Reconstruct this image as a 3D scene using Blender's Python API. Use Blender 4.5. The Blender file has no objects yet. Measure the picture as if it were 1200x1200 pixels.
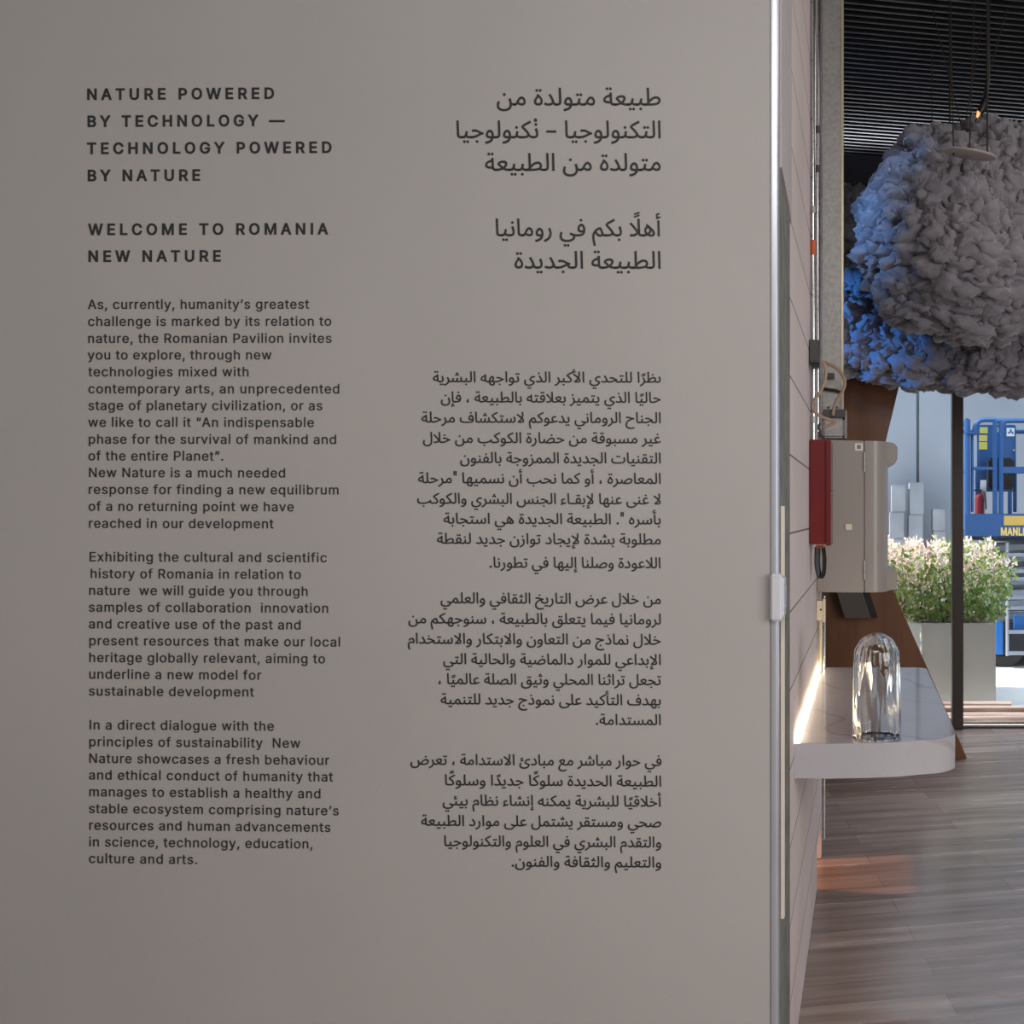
import bpy, bmesh, math, random
from mathutils import Vector, Matrix, noise
from mathutils.geometry import delaunay_2d_cdt

scene = bpy.context.scene
COL = scene.collection
random.seed(7)

# ------------------------------------------------------------------ camera
EYE = 1.45                       # lens height above the floor
FPX, PX, PY = 1200.0, 1018.0, 602.0   # focal length and principal point of the (cropped) photograph
cam = bpy.data.cameras.new('camera')
cam.sensor_width = 36.0
cam.lens = 36.0
cam.shift_x = -(PX - 600) / 1200
cam.shift_y = (PY - 600) / 1200
cam.clip_start = 0.05
cam_o = bpy.data.objects.new('camera', cam)
cam_o.location = (0, 0, EYE)
cam_o.rotation_euler = (math.pi / 2, 0, 0)
COL.objects.link(cam_o)
scene.camera = cam_o

# ------------------------------------------------------------------ view, sky, sun, room lights
scene.view_settings.view_transform = 'Standard'
scene.view_settings.look = 'None'
scene.view_settings.exposure = 0.0
scene.view_settings.gamma = 1.0
scene.view_settings.use_curve_mapping = False
scene.cycles.use_denoising = True
scene.cycles.max_bounces = 10
scene.cycles.transparent_max_bounces = 12
scene.cycles.caustics_reflective = False
scene.cycles.caustics_refractive = False
scene.cycles.sample_clamp_indirect = 6.0

world = bpy.data.worlds.new('sky')
scene.world = world
world.use_nodes = True
bg = world.node_tree.nodes['Background']
bg.inputs['Color'].default_value = (0.62, 0.78, 1.0, 1)
bg.inputs['Strength'].default_value = 1.15


def lamp(name, kind, loc, target, energy, color=(1, 1, 1), **kw):
    d = bpy.data.lights.new(name, kind)
    d.energy = energy
    d.color = color
    for k, v in kw.items():
        setattr(d, k, v)
    o = bpy.data.objects.new(name, d)
    o.location = loc
    o.rotation_euler = (Vector(target) - Vector(loc)).to_track_quat('-Z', 'Y').to_euler()
    COL.objects.link(o)
    return o


lamp('sun', 'SUN', (-6, 12, 8), (-6 + 0.78, 12 - 0.03, 8 - 0.62), 8.0, (1.0, 0.93, 0.84), angle=0.009)
# unseen area lights added to fill the room from right, behind and above
lamp('right_area_fill', 'AREA', (3.3, -0.6, 1.9), (-1.0, 2.3, 1.5), 116, (1.0, 0.98, 0.965), shape='RECTANGLE', size=2.6, size_y=2.4)
lamp('overhead_area_fill', 'AREA', (0.2, -0.9, 3.75), (-0.2, 0.3, 0.0), 84, (1.0, 0.955, 0.92), shape='RECTANGLE', size=2.4, size_y=1.2)
lamp('hall_area_fill', 'AREA', (1.9, 4.3, 3.7), (0.9, 4.6, 0.0), 8, (1.0, 0.95, 0.9), shape='RECTANGLE', size=1.0, size_y=1.0)
# exhibition spots on the cloud and the warm lamp behind the low wall opening
lamp('blue_stage_spot', 'SPOT', (-1.7, 4.6, 2.5), (-0.12, 5.55, 2.38), 240, (0.06, 0.33, 1.0), spot_size=0.46, spot_blend=0.6, shadow_soft_size=0.06)
lamp('blue_side_spot', 'SPOT', (-0.62, 4.46, 2.95), (0.22, 5.0, 2.72), 26, (0.20, 0.47, 1.0), spot_size=0.75, spot_blend=0.8, shadow_soft_size=0.08)
lamp('pale_blue_spot', 'SPOT', (0.0, 4.32, 3.80), (0.13, 4.95, 2.72), 26, (0.34, 0.56, 1.0), spot_size=0.62, spot_blend=1.0, shadow_soft_size=0.05)
lamp('outside_area_fill', 'AREA', (0.9, 8.3, 3.75), (0.9, 6.2, 0.0), 230, (0.80, 0.89, 1.0), shape='RECTANGLE', size=5.0, size_y=0.7)  # added outside to brighten the floor by the glass, stands in for daylight
lamp('blue_ceiling_spot', 'SPOT', (-1.2, 4.9, 2.9), (-0.02, 5.45, 3.87), 70, (0.08, 0.30, 1.0), spot_size=0.5, spot_blend=0.9, shadow_soft_size=0.05)
lamp('warm_ceiling_spot', 'SPOT', (1.35, 3.1, 3.6), (0.62, 4.9, 2.65), 15, (1.0, 0.68, 0.54), spot_size=0.62, spot_blend=0.7, shadow_soft_size=0.10)
lamp('low_opening_lamp', 'SPOT', (-1.30, 4.125, 0.41), (-0.2, 4.115, 0.07), 90, (1.0, 0.40, 0.15), spot_size=0.40, spot_blend=0.1, shadow_soft_size=0.010)
lamp('slat_uplight_fill', 'AREA', (0.4, 6.88, 3.72), (0.4, 6.72, 3.9), 13, (0.86, 0.90, 1.0), shape='RECTANGLE', size=6.0, size_y=0.08, spread=1.9)  # added uplight with no known fitting, brightens the far slats


# ------------------------------------------------------------------ helpers
def X(px, d): return (px - PX) / FPX * d
def Z(py, d): return EYE - (py - PY) / FPX * d
def P(px, py, d): return Vector((X(px, d), d, Z(py, d)))


def srgb(r, g, b):
    f = lambda c: ((c / 255 + 0.055) / 1.055) ** 2.4 if c > 10 else c / 255 / 12.92
    return (f(r), f(g), f(b), 1)


def mat(name, col, rough=0.5, metal=0.0, var=0.0, scale=6.0, bump=0.0, bscale=60.0, coat=0.0, spec=0.5, col2=None, detail=4.0, stretch=None):
    """Procedural material: base colour broken up by noise, optional fine bump."""
    m = bpy.data.materials.new(name)
    m.use_nodes = True
    nt = m.node_tree
    b = nt.nodes['Principled BSDF']
    b.inputs['Roughness'].default_value = rough
    b.inputs['Metallic'].default_value = metal
    b.inputs['Specular IOR Level'].default_value = spec
    b.inputs['Coat Weight'].default_value = coat
    tc = nt.nodes.new('ShaderNodeTexCoord')
    src = tc.outputs['Object']
    if stretch:
        mp = nt.nodes.new('ShaderNodeMapping')
        mp.inputs['Scale'].default_value = stretch
        nt.links.new(src, mp.inputs['Vector'])
        src = mp.outputs['Vector']
    n = nt.nodes.new('ShaderNodeTexNoise')
    n.inputs['Scale'].default_value = scale
    n.inputs['Detail'].default_value = detail
    nt.links.new(src, n.inputs['Vector'])
    r = nt.nodes.new('ShaderNodeValToRGB')
    c2 = col2 or tuple(min(1, c * (1 + var)) for c in col[:3]) + (1,)
    c1 = col if col2 else tuple(c * (1 - var) for c in col[:3]) + (1,)
    r.color_ramp.elements[0].position = 0.32
    r.color_ramp.elements[1].position = 0.68
    r.color_ramp.elements[0].color = c1
    r.color_ramp.elements[1].color = c2
    nt.links.new(n.outputs['Fac'], r.inputs['Fac'])
    nt.links.new(r.outputs['Color'], b.inputs['Base Color'])
    if bump:
        n2 = nt.nodes.new('ShaderNodeTexNoise')
        n2.inputs['Scale'].default_value = bscale
        n2.inputs['Detail'].default_value = 5
        nt.links.new(src, n2.inputs['Vector'])
        bp = nt.nodes.new('ShaderNodeBump')
        bp.inputs['Strength'].default_value = bump
        bp.inputs['Distance'].default_value = 0.01
        nt.links.new(n2.outputs['Fac'], bp.inputs['Height'])
        nt.links.new(bp.outputs['Normal'], b.inputs['Normal'])
    return m


def emis(name, col, strength):
    m = bpy.data.materials.new(name)
    m.use_nodes = True
    b = m.node_tree.nodes['Principled BSDF']
    b.inputs['Base Color'].default_value = col
    b.inputs['Emission Color'].default_value = col
    b.inputs['Emission Strength'].default_value = strength
    return m


def link(name, me, parent=None):
    o = bpy.data.objects.new(name, me)
    COL.objects.link(o)
    if parent is not None:
        o.parent = parent
        o.matrix_parent_inverse = Matrix.Translation(-parent_world(parent))
    return o


def parent_world(o):
    v = Vector(o.location)
    return v if o.parent is None else v


def done(name, bm, m, parent=None, smooth=False, bevel=0.0, seg=2):
    if bevel:
        bmesh.ops.remove_doubles(bm, verts=bm.verts, dist=1e-6)
        ed = [e for e in bm.edges if len(e.link_faces) == 2 and e.calc_face_angle(0) > 0.5]
        bmesh.ops.bevel(bm, geom=ed, offset=bevel, segments=seg, affect='EDGES', clamp_overlap=True)
    bmesh.ops.recalc_face_normals(bm, faces=bm.faces)
    me = bpy.data.meshes.new(name)
    bm.to_mesh(me)
    bm.free()
    for mm in (m if isinstance(m, (list, tuple)) else [m]):
        me.materials.append(mm)
    if smooth:
        for p in me.polygons:
            p.use_smooth = True
        if smooth != 'all':
            me.set_sharp_from_angle(angle=0.6)
    return link(name, me, parent)


def box(bm, x0, x1, y0, y1, z0, z1):
    vs = [bm.verts.new(v) for v in ((x0, y0, z0), (x1, y0, z0), (x1, y1, z0), (x0, y1, z0), (x0, y0, z1), (x1, y0, z1), (x1, y1, z1), (x0, y1, z1))]
    for f in ((0, 3, 2, 1), (4, 5, 6, 7), (0, 1, 5, 4), (1, 2, 6, 5), (2, 3, 7, 6), (3, 0, 4, 7)):
        bm.faces.new([vs[i] for i in f])
    return bm


def bx(*a): return box(bmesh.new(), *a)


def prism(bm, poly, a, b, axis='y'):
    """Extrude a 2D polygon: axis 'y' takes (x,z), 'z' takes (x,y), 'x' takes (y,z)."""
    f = {'y': lambda p, t: (p[0], t, p[1]), 'z': lambda p, t: (p[0], p[1], t), 'x': lambda p, t: (t, p[0], p[1])}[axis]
    lo = [bm.verts.new(f(p, a)) for p in poly]
    hi = [bm.verts.new(f(p, b)) for p in poly]
    bm.faces.new(lo)
    bm.faces.new(hi[::-1])
    n = len(poly)
    for i in range(n):
        bm.faces.new((lo[i], hi[i], hi[(i + 1) % n], lo[(i + 1) % n]))
    return bm


def tube(bm, pts, r, seg=10, caps=True):
    pts = [Vector(p) for p in pts]
    rings = []
    up = None
    for i, p in enumerate(pts):
        t = (pts[min(i + 1, len(pts) - 1)] - pts[max(i - 1, 0)]).normalized()
        if up is None:
            up = t.orthogonal().normalized()
        up = (up - t * up.dot(t)).normalized()
        w = t.cross(up)
        rr = r[i] if isinstance(r, (list, tuple)) else r
        rings.append([bm.verts.new(p + (up * math.cos(k * 2 * math.pi / seg) + w * math.sin(k * 2 * math.pi / seg)) * rr) for k in range(seg)])
    for a, b in zip(rings, rings[1:]):
        for k in range(seg):
            bm.faces.new((a[k], a[(k + 1) % seg], b[(k + 1) % seg], b[k]))
    if caps:
        bm.faces.new(rings[0][::-1])
        bm.faces.new(rings[-1])
    return bm


def lathe(bm, prof, c, seg=48):
    rings = []
    for r, z in prof:
        if r < 1e-6:
            rings.append([bm.verts.new((c[0], c[1], c[2] + z))])
        else:
            rings.append([bm.verts.new((c[0] + r * math.cos(k * 2 * math.pi / seg), c[1] + r * math.sin(k * 2 * math.pi / seg), c[2] + z)) for k in range(seg)])
    for a, b in zip(rings, rings[1:]):
        for k in range(seg):
            j = (k + 1) % seg
            if len(a) == 1 and len(b) == 1:
                continue
            if len(a) == 1:
                bm.faces.new((a[0], b[j], b[k]))
            elif len(b) == 1:
                bm.faces.new((a[k], a[j], b[0]))
            else:
                bm.faces.new((a[k], a[j], b[j], b[k]))
    return bm


def smooth_path(pts, n=6):
    pts = [Vector(p) for p in pts]
    out = []
    for i in range(len(pts) - 1):
        p0, p1, p2, p3 = pts[max(i - 1, 0)], pts[i], pts[i + 1], pts[min(i + 2, len(pts) - 1)]
        for k in range(n):
            t = k / n
            out.append(0.5 * ((2 * p1) + (p2 - p0) * t + (2 * p0 - 5 * p1 + 4 * p2 - p3) * t * t + (3 * p1 - p0 - 3 * p2 + p3) * t ** 3))
    out.append(pts[-1])
    return out


def thing(name, label, cat, loc, group=None):
    o = bpy.data.objects.new(name, None)
    o.empty_display_size = 0.05
    o.location = loc
    COL.objects.link(o)
    return tag(o, label, cat, group)


def tag(o, label, cat, group=None):
    o['label'] = label
    o['category'] = cat
    if group:
        o['group'] = group
    return o


def struct(o, label=None):
    o['kind'] = 'structure'
    if label:
        o['label'] = label
    return o


# ------------------------------------------------------------------ lettering data (glyph outlines: code point, advance, contours)
LATIN_OUTLINES = {
32: (188, []),
44: (188, [[38,-119,68,71,137,71,84,-119]]),
46: (188, [[95,-4,78,-1,63,9,53,24,50,41,53,59,63,73,78,83,95,87,113,83,128,73,138,59,141,41,138,24,128,9,113,-1]]),
65: (480, [[16,0,201,509,276,509,463,0,395,0,287,302,264,372,232,478,245,478,213,371,191,302,85,0],[110,142,110,199,370,199,370,142]]),
66: (456, [[60,0,60,509,241,509,289,504,329,491,359,469,381,442,394,410,398,374,395,344,387,320,373,301,356,286,336,275,315,267,315,262,339,257,363,245,385,227,402,203,414,173,418,136,413,100,400,67,377,39,344,18,301,4,247,0],[125,57,245,57,281,60,309,67,330,80,344,96,353,115,355,137,352,161,342,184,327,203,306,218,279,228,248,231,125,231],[125,285,238,285,265,288,288,296,308,309,323,326,333,348,336,372,333,393,326,412,313,429,294,442,270,449,240,452,125,452]]),
67: (510, [[267,-7,225,-3,186,7,150,25,119,49,92,79,70,115,53,157,44,203,40,254,44,305,53,352,70,393,92,429,119,459,150,484,186,501,225,512,267,516,305,513,340,504,373,490,402,471,427,447,448,418,463,385,473,348,408,348,401,373,389,395,375,413,357,428,337,440,315,449,292,454,267,456,237,453,209,445,184,432,161,414,141,391,125,364,113,332,106,295,103,254,106,213,113,177,125,145,141,117,161,94,184,76,210,63,237,56,267,53,292,55,315,60,337,69,357,81,375,96,389,114,401,136,408,160,473,160,463,124,448,91,428,62,402,38,373,19,341,5,305,-4]]),
68: (502, [[219,0,96,0,96,57,215,57,254,60,288,68,318,81,343,99,363,122,379,149,394,198,399,255,394,312,379,361,364,388,344,410,320,428,291,441,258,449,221,452,93,452,93,509,225,509,273,505,315,495,353,478,385,455,412,426,433,391,449,351,458,306,462,255,458,205,449,159,433,119,411,83,384,54,351,31,312,14,268,3],[125,509,125,0,60,0,60,509]]),
69: (419, [[60,0,60,509,372,509,372,452,125,452,125,286,355,286,355,229,125,229,125,57,375,57,375,0]]),
70: (410, [[60,0,60,509,369,509,369,452,125,452,125,278,346,278,346,221,125,221,125,0]]),
71: (520, [[269,-7,225,-3,185,7,149,25,118,49,91,79,69,116,53,157,43,203,40,254,43,305,53,352,69,393,91,429,117,459,149,484,184,501,223,512,265,516,304,513,340,504,374,489,403,469,429,445,449,416,465,384,474,349,408,349,399,372,387,393,373,411,356,427,337,439,315,448,291,454,265,456,236,453,209,445,183,432,160,414,141,392,125,364,113,332,106,295,103,254,106,213,113,177,125,145,141,117,161,95,184,76,210,63,238,56,269,53,309,57,345,71,374,93,396,123,410,160,415,202,434,199,283,199,283,256,478,256,478,200,475,160,466,124,451,91,431,62,406,38,377,19,344,5,308,-4]]),
72: (517, [[60,0,60,509,125,509,125,289,392,289,392,509,457,509,457,0,392,0,392,232,125,232,125,0]]),
73: (185, [[60,0,60,509,125,509,125,0]]),
76: (393, [[60,0,60,509,125,509,125,57,361,57,361,0]]),
77: (628, [[60,0,60,509,152,509,322,49,307,49,476,509,568,509,568,0,504,0,507,457,513,457,342,0,286,0,112,457,119,457,122,0]]),
78: (523, [[60,0,60,509,136,509,388,107,414,55,405,54,401,108,399,509,463,509,463,0,387,0,108,452,119,454,125,0]]),
79: (533, [[267,-7,225,-3,186,7,150,25,119,49,92,79,70,115,53,157,44,203,40,254,44,305,53,352,70,393,92,429,119,459,150,484,186,501,225,512,267,516,309,512,348,501,384,484,415,459,442,429,464,393,480,352,490,305,493,254,490,203,480,157,464,115,442,79,415,49,384,25,348,7,309,-3],[267,53,296,55,324,63,349,76,372,94,392,116,408,144,420,176,428,213,430,254,428,295,420,332,408,365,392,392,372,415,349,433,324,446,296,453,267,456,237,453,210,445,184,433,161,415,142,392,125,364,113,332,106,295,103,254,106,213,113,176,125,144,142,117,161,94,184,76,210,63,237,55]]),
80: (445, [[60,0,60,509,235,509,272,506,305,499,332,487,356,471,375,452,390,430,404,391,409,348,404,304,390,265,375,243,356,223,332,207,305,195,272,188,235,186,109,186,109,242,233,242,269,246,297,256,318,272,333,294,342,319,344,348,342,376,333,402,318,423,297,439,268,449,232,452,125,452,125,0]]),
82: (449, [[60,0,60,509,236,509,290,504,333,489,356,473,376,455,390,433,405,395,409,352,405,309,390,271,376,250,356,232,333,217,289,203,236,198,96,198,96,255,234,255,269,258,298,267,319,281,334,300,342,324,345,352,342,380,334,405,319,425,298,440,269,449,233,452,125,452,125,0],[353,0,230,229,303,229,428,0]]),
84: (449, [[32,452,32,509,417,509,417,452,257,452,257,0,193,0,193,452]]),
85: (517, [[259,-8,220,-6,186,2,154,15,126,33,103,55,85,80,71,108,63,140,60,173,60,509,124,509,124,178,128,144,141,113,160,87,187,68,220,56,259,52,298,56,331,68,357,87,377,113,389,144,393,178,393,509,457,509,457,173,454,140,446,108,433,80,414,55,391,33,363,15,332,2,297,-6]]),
87: (686, [[155,0,16,509,82,509,197,40,189,40,306,509,380,509,497,40,488,40,603,509,670,509,530,0,455,0,368,323,351,391,336,475,350,475,335,395,318,323,230,0]]),
89: (472, [[203,0,203,208,16,509,91,509,192,344,222,292,250,230,224,230,251,293,280,344,381,509,455,509,268,208,268,0]]),
97: (389, [[160,-9,126,-5,94,5,68,22,48,45,35,73,30,108,34,138,43,161,58,179,78,193,100,203,125,211,178,220,252,230,265,235,273,243,273,279,267,297,256,311,240,322,220,329,196,331,171,329,149,322,132,313,118,301,107,288,100,274,41,291,57,322,79,346,104,364,133,375,163,382,194,384,215,383,239,379,263,372,286,360,306,343,322,320,333,290,337,251,337,0,277,0,277,52,272,52,264,38,252,25,236,12,215,1,190,-6],[170,45,202,49,228,59,248,74,263,93,272,115,276,138,276,190,270,186,259,182,231,176,175,168,134,159,117,150,103,139,95,124,92,105,94,87,102,72,114,61,130,52,149,47]]),
98: (424, [[229,-8,198,-5,172,4,153,17,138,31,118,59,112,59,112,0,53,0,53,509,114,509,114,319,118,319,137,346,152,360,171,373,197,381,229,384,259,382,287,374,313,361,335,342,354,320,370,293,385,245,390,189,385,133,370,84,355,57,336,34,313,16,288,3,260,-6],[220,47,253,51,279,66,301,88,316,117,325,151,328,189,325,227,316,261,301,290,280,311,253,325,220,330,188,325,161,312,140,291,125,263,116,229,113,189,116,150,125,115,140,86,162,65,188,51]]),
99: (396, [[207,-8,174,-5,144,3,117,16,93,35,72,58,56,85,44,116,37,150,34,187,37,225,44,260,56,291,72,318,93,341,117,360,144,374,174,382,207,384,234,383,260,377,284,368,305,356,324,341,340,322,353,301,362,277,303,262,298,276,290,289,281,301,270,311,257,319,242,325,226,329,207,330,173,325,145,310,124,287,108,258,99,224,96,187,99,151,108,117,124,89,145,66,173,51,207,46,226,48,243,52,258,58,271,66,282,76,292,89,299,102,304,117,363,102,354,78,341,56,325,37,306,21,285,9,261,-1,235,-6]]),
100: (424, [[195,-8,165,-6,137,3,111,16,89,34,70,57,55,84,39,133,34,189,39,245,55,293,70,320,89,342,112,361,137,374,165,382,196,384,228,381,253,373,272,360,287,346,306,319,311,319,311,509,372,509,372,0,313,0,313,59,307,59,287,31,272,17,252,4,227,-5],[205,47,236,51,263,65,284,86,299,115,309,150,312,189,309,229,300,263,284,291,263,312,237,325,205,330,172,325,145,311,124,290,108,261,99,227,96,189,99,151,109,117,124,88,145,66,172,51]]),
101: (404, [[212,-8,177,-5,145,3,117,16,92,35,72,58,56,85,40,132,34,187,39,242,55,290,71,317,91,340,115,359,142,373,172,382,205,384,236,382,266,374,294,361,319,341,341,315,357,282,368,242,371,194,371,169,75,169,75,221,338,221,310,202,307,237,298,269,283,294,263,314,237,326,205,330,173,326,146,313,125,294,109,270,99,241,96,211,96,178,100,139,110,106,128,80,151,61,179,50,212,46,234,48,254,53,271,61,285,73,297,88,306,105,365,91,353,63,335,39,311,19,283,4,249,-5]]),
102: (254, [[228,379,228,327,6,327,6,379],[81,0,81,432,84,461,96,486,113,505,135,519,161,527,187,530,222,527,243,521,227,468,215,472,195,474,171,470,154,460,145,443,142,419,142,0]]),
103: (425, [[207,-151,168,-148,134,-140,105,-127,82,-110,64,-91,51,-69,101,-41,122,-66,136,-78,154,-88,178,-95,207,-97,236,-95,261,-87,282,-75,298,-58,308,-34,311,-6,311,68,306,68,287,41,272,28,252,16,227,8,195,5,152,10,113,27,90,43,71,65,55,90,43,120,36,154,34,191,39,246,55,293,71,320,90,342,112,361,138,374,166,382,196,384,228,382,253,373,273,360,288,346,308,319,313,319,313,379,372,379,372,-9,370,-40,363,-67,350,-90,324,-117,291,-136,251,-147],[205,59,237,63,264,75,285,95,300,121,309,154,312,193,309,231,300,264,285,291,264,312,237,325,205,330,172,325,145,312,124,290,109,262,99,229,96,193,99,155,109,123,124,96,145,76,172,63]]),
104: (410, [[114,227,114,0,53,0,53,509,114,509,114,287,102,287,116,319,132,344,152,362,175,374,200,382,227,384,264,380,295,369,321,349,341,321,353,285,357,240,357,0,296,0,296,235,293,263,286,286,273,304,256,318,235,326,210,329,184,326,161,317,141,303,126,283,117,257]]),
105: (167, [[53,0,53,379,114,379,114,0],[84,443,67,446,54,455,44,468,41,483,44,499,54,512,67,521,84,524,100,521,114,512,123,499,126,483,123,468,114,455,100,446]]),
107: (381, [[110,137,110,212,121,212,284,379,360,379,184,199,177,199],[53,0,53,509,114,509,114,0],[294,0,148,186,191,229,372,0]]),
108: (167, [[53,0,53,530,114,530,114,0]]),
109: (610, [[53,0,53,379,112,379,112,295,108,295,118,323,132,346,151,363,172,376,195,384,219,386,245,383,268,375,287,361,309,331,321,295,312,295,322,321,337,343,357,361,381,375,407,383,437,386,468,383,497,372,522,354,541,328,553,296,557,255,557,0,496,0,496,254,493,279,485,298,473,313,447,326,419,330,395,328,374,320,358,307,345,290,338,270,335,247,335,0,274,0,274,260,272,280,265,297,253,311,229,326,199,330,178,328,158,320,140,307,126,289,117,266,114,238,114,0]]),
110: (410, [[114,227,114,0,53,0,53,379,112,379,112,287,102,287,116,319,132,344,152,362,175,374,200,382,227,384,264,380,295,369,321,349,341,321,353,285,357,240,357,0,296,0,296,235,293,263,286,286,273,304,256,318,235,326,210,329,184,326,161,317,141,303,126,283,117,257]]),
111: (415, [[207,-8,174,-5,144,3,117,16,93,35,72,58,56,85,44,116,37,150,34,187,37,225,44,260,56,291,72,318,93,341,117,360,144,374,174,382,207,384,241,382,271,374,299,360,323,341,343,318,359,291,371,260,379,225,381,187,379,150,371,116,359,85,343,58,323,35,299,16,271,3,241,-5],[207,46,242,51,270,66,292,89,307,117,316,151,319,187,316,224,307,258,292,287,270,310,242,325,207,330,173,325,145,310,124,287,108,258,99,224,96,187,99,151,108,117,124,89,145,66,173,51]]),
112: (424, [[53,-143,53,379,112,379,112,319,118,319,137,346,152,360,171,373,197,381,229,384,259,382,287,374,313,361,335,342,354,320,370,293,385,245,390,189,385,133,370,84,355,57,336,34,313,16,288,3,260,-6,229,-8,198,-5,173,4,153,17,138,31,118,59,114,59,114,-143],[220,47,253,51,279,66,301,88,316,117,325,151,328,189,325,227,316,261,301,290,280,311,253,325,220,330,188,325,161,312,140,291,125,263,116,229,113,189,116,150,125,115,140,86,162,65,188,51]]),
113: (424, [[372,-143,311,-143,311,59,306,59,287,31,272,17,252,4,227,-5,195,-8,165,-6,137,3,111,16,89,34,70,57,55,84,39,133,34,189,39,245,55,293,70,320,89,342,112,361,137,374,165,382,196,384,228,381,253,373,272,360,287,346,307,319,313,319,313,379,372,379],[205,47,236,51,263,65,284,86,299,115,309,150,312,189,309,229,300,263,284,291,263,312,237,325,205,330,172,325,145,311,124,290,108,261,99,227,96,189,99,151,109,117,124,88,145,66,172,51]]),
114: (259, [[53,0,53,379,112,379,112,321,115,321,130,347,152,367,181,380,213,385,243,384,243,322,207,326,182,323,159,315,140,301,126,284,117,262,114,237,114,0]]),
115: (365, [[182,-8,145,-5,112,3,84,18,62,38,45,63,36,94,94,107,105,79,124,60,150,49,181,45,217,50,244,62,262,81,268,103,265,121,254,136,237,147,212,155,149,170,104,186,72,208,58,227,50,249,47,274,51,305,65,332,87,354,115,370,149,381,187,384,223,381,254,372,279,358,299,339,314,316,324,290,268,277,258,298,243,316,219,328,187,333,156,329,131,317,114,299,109,277,112,258,124,243,144,232,172,223,229,209,275,194,306,171,320,153,328,131,331,107,326,75,312,47,290,24,260,6,223,-5]]),
116: (227, [[204,379,204,327,6,327,6,379],[65,471,126,471,126,98,128,76,136,61,150,53,170,50,202,54,213,2,192,-3,168,-4,138,-1,113,7,92,21,77,41,68,64,65,93]]),
117: (410, [[182,-5,146,-1,115,11,89,31,69,59,57,95,53,139,53,379,114,379,114,144,116,117,124,94,137,75,154,61,175,53,200,50,226,53,249,62,268,77,283,97,293,122,296,153,296,379,357,379,357,0,298,0,298,92,307,92,294,60,277,35,257,17,222,0]]),
118: (389, [[163,0,17,379,84,379,165,155,187,87,206,21,184,21,224,155,305,379,371,379,226,0]]),
119: (567, [[138,0,23,379,87,379,154,137,175,41,165,41,186,135,252,379,316,379,382,136,402,41,391,41,413,135,480,379,545,379,429,0,368,0,277,338,291,338,199,0]]),
120: (379, [[21,0,171,218,171,171,29,379,100,379,147,306,207,206,175,206,233,306,282,379,352,379,209,169,209,214,358,0,287,0,231,85,173,182,205,182,148,85,91,0]]),
121: (389, [[47,-139,61,-86,88,-90,104,-89,118,-84,130,-74,141,-58,163,-1,17,379,84,379,165,155,187,87,206,21,184,21,202,87,224,155,305,379,371,379,204,-58,191,-85,177,-107,159,-124,139,-136,117,-143,91,-145,65,-143]]),
122: (380, [[42,0,42,46,254,320,254,323,48,323,48,379,333,379,333,331,126,60,126,56,339,56,339,0]]),
8212: (699, [[699,244,699,188,0,188,0,244]]),
8217: (177, [[52,318,82,509,151,509,98,318]]),
8220: (300, [[52,318,104,509,151,509,121,318],[175,318,228,509,274,509,244,318]]),
8221: (300, [[52,318,82,509,151,509,98,318],[175,318,205,509,274,509,222,318]]),
}
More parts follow.
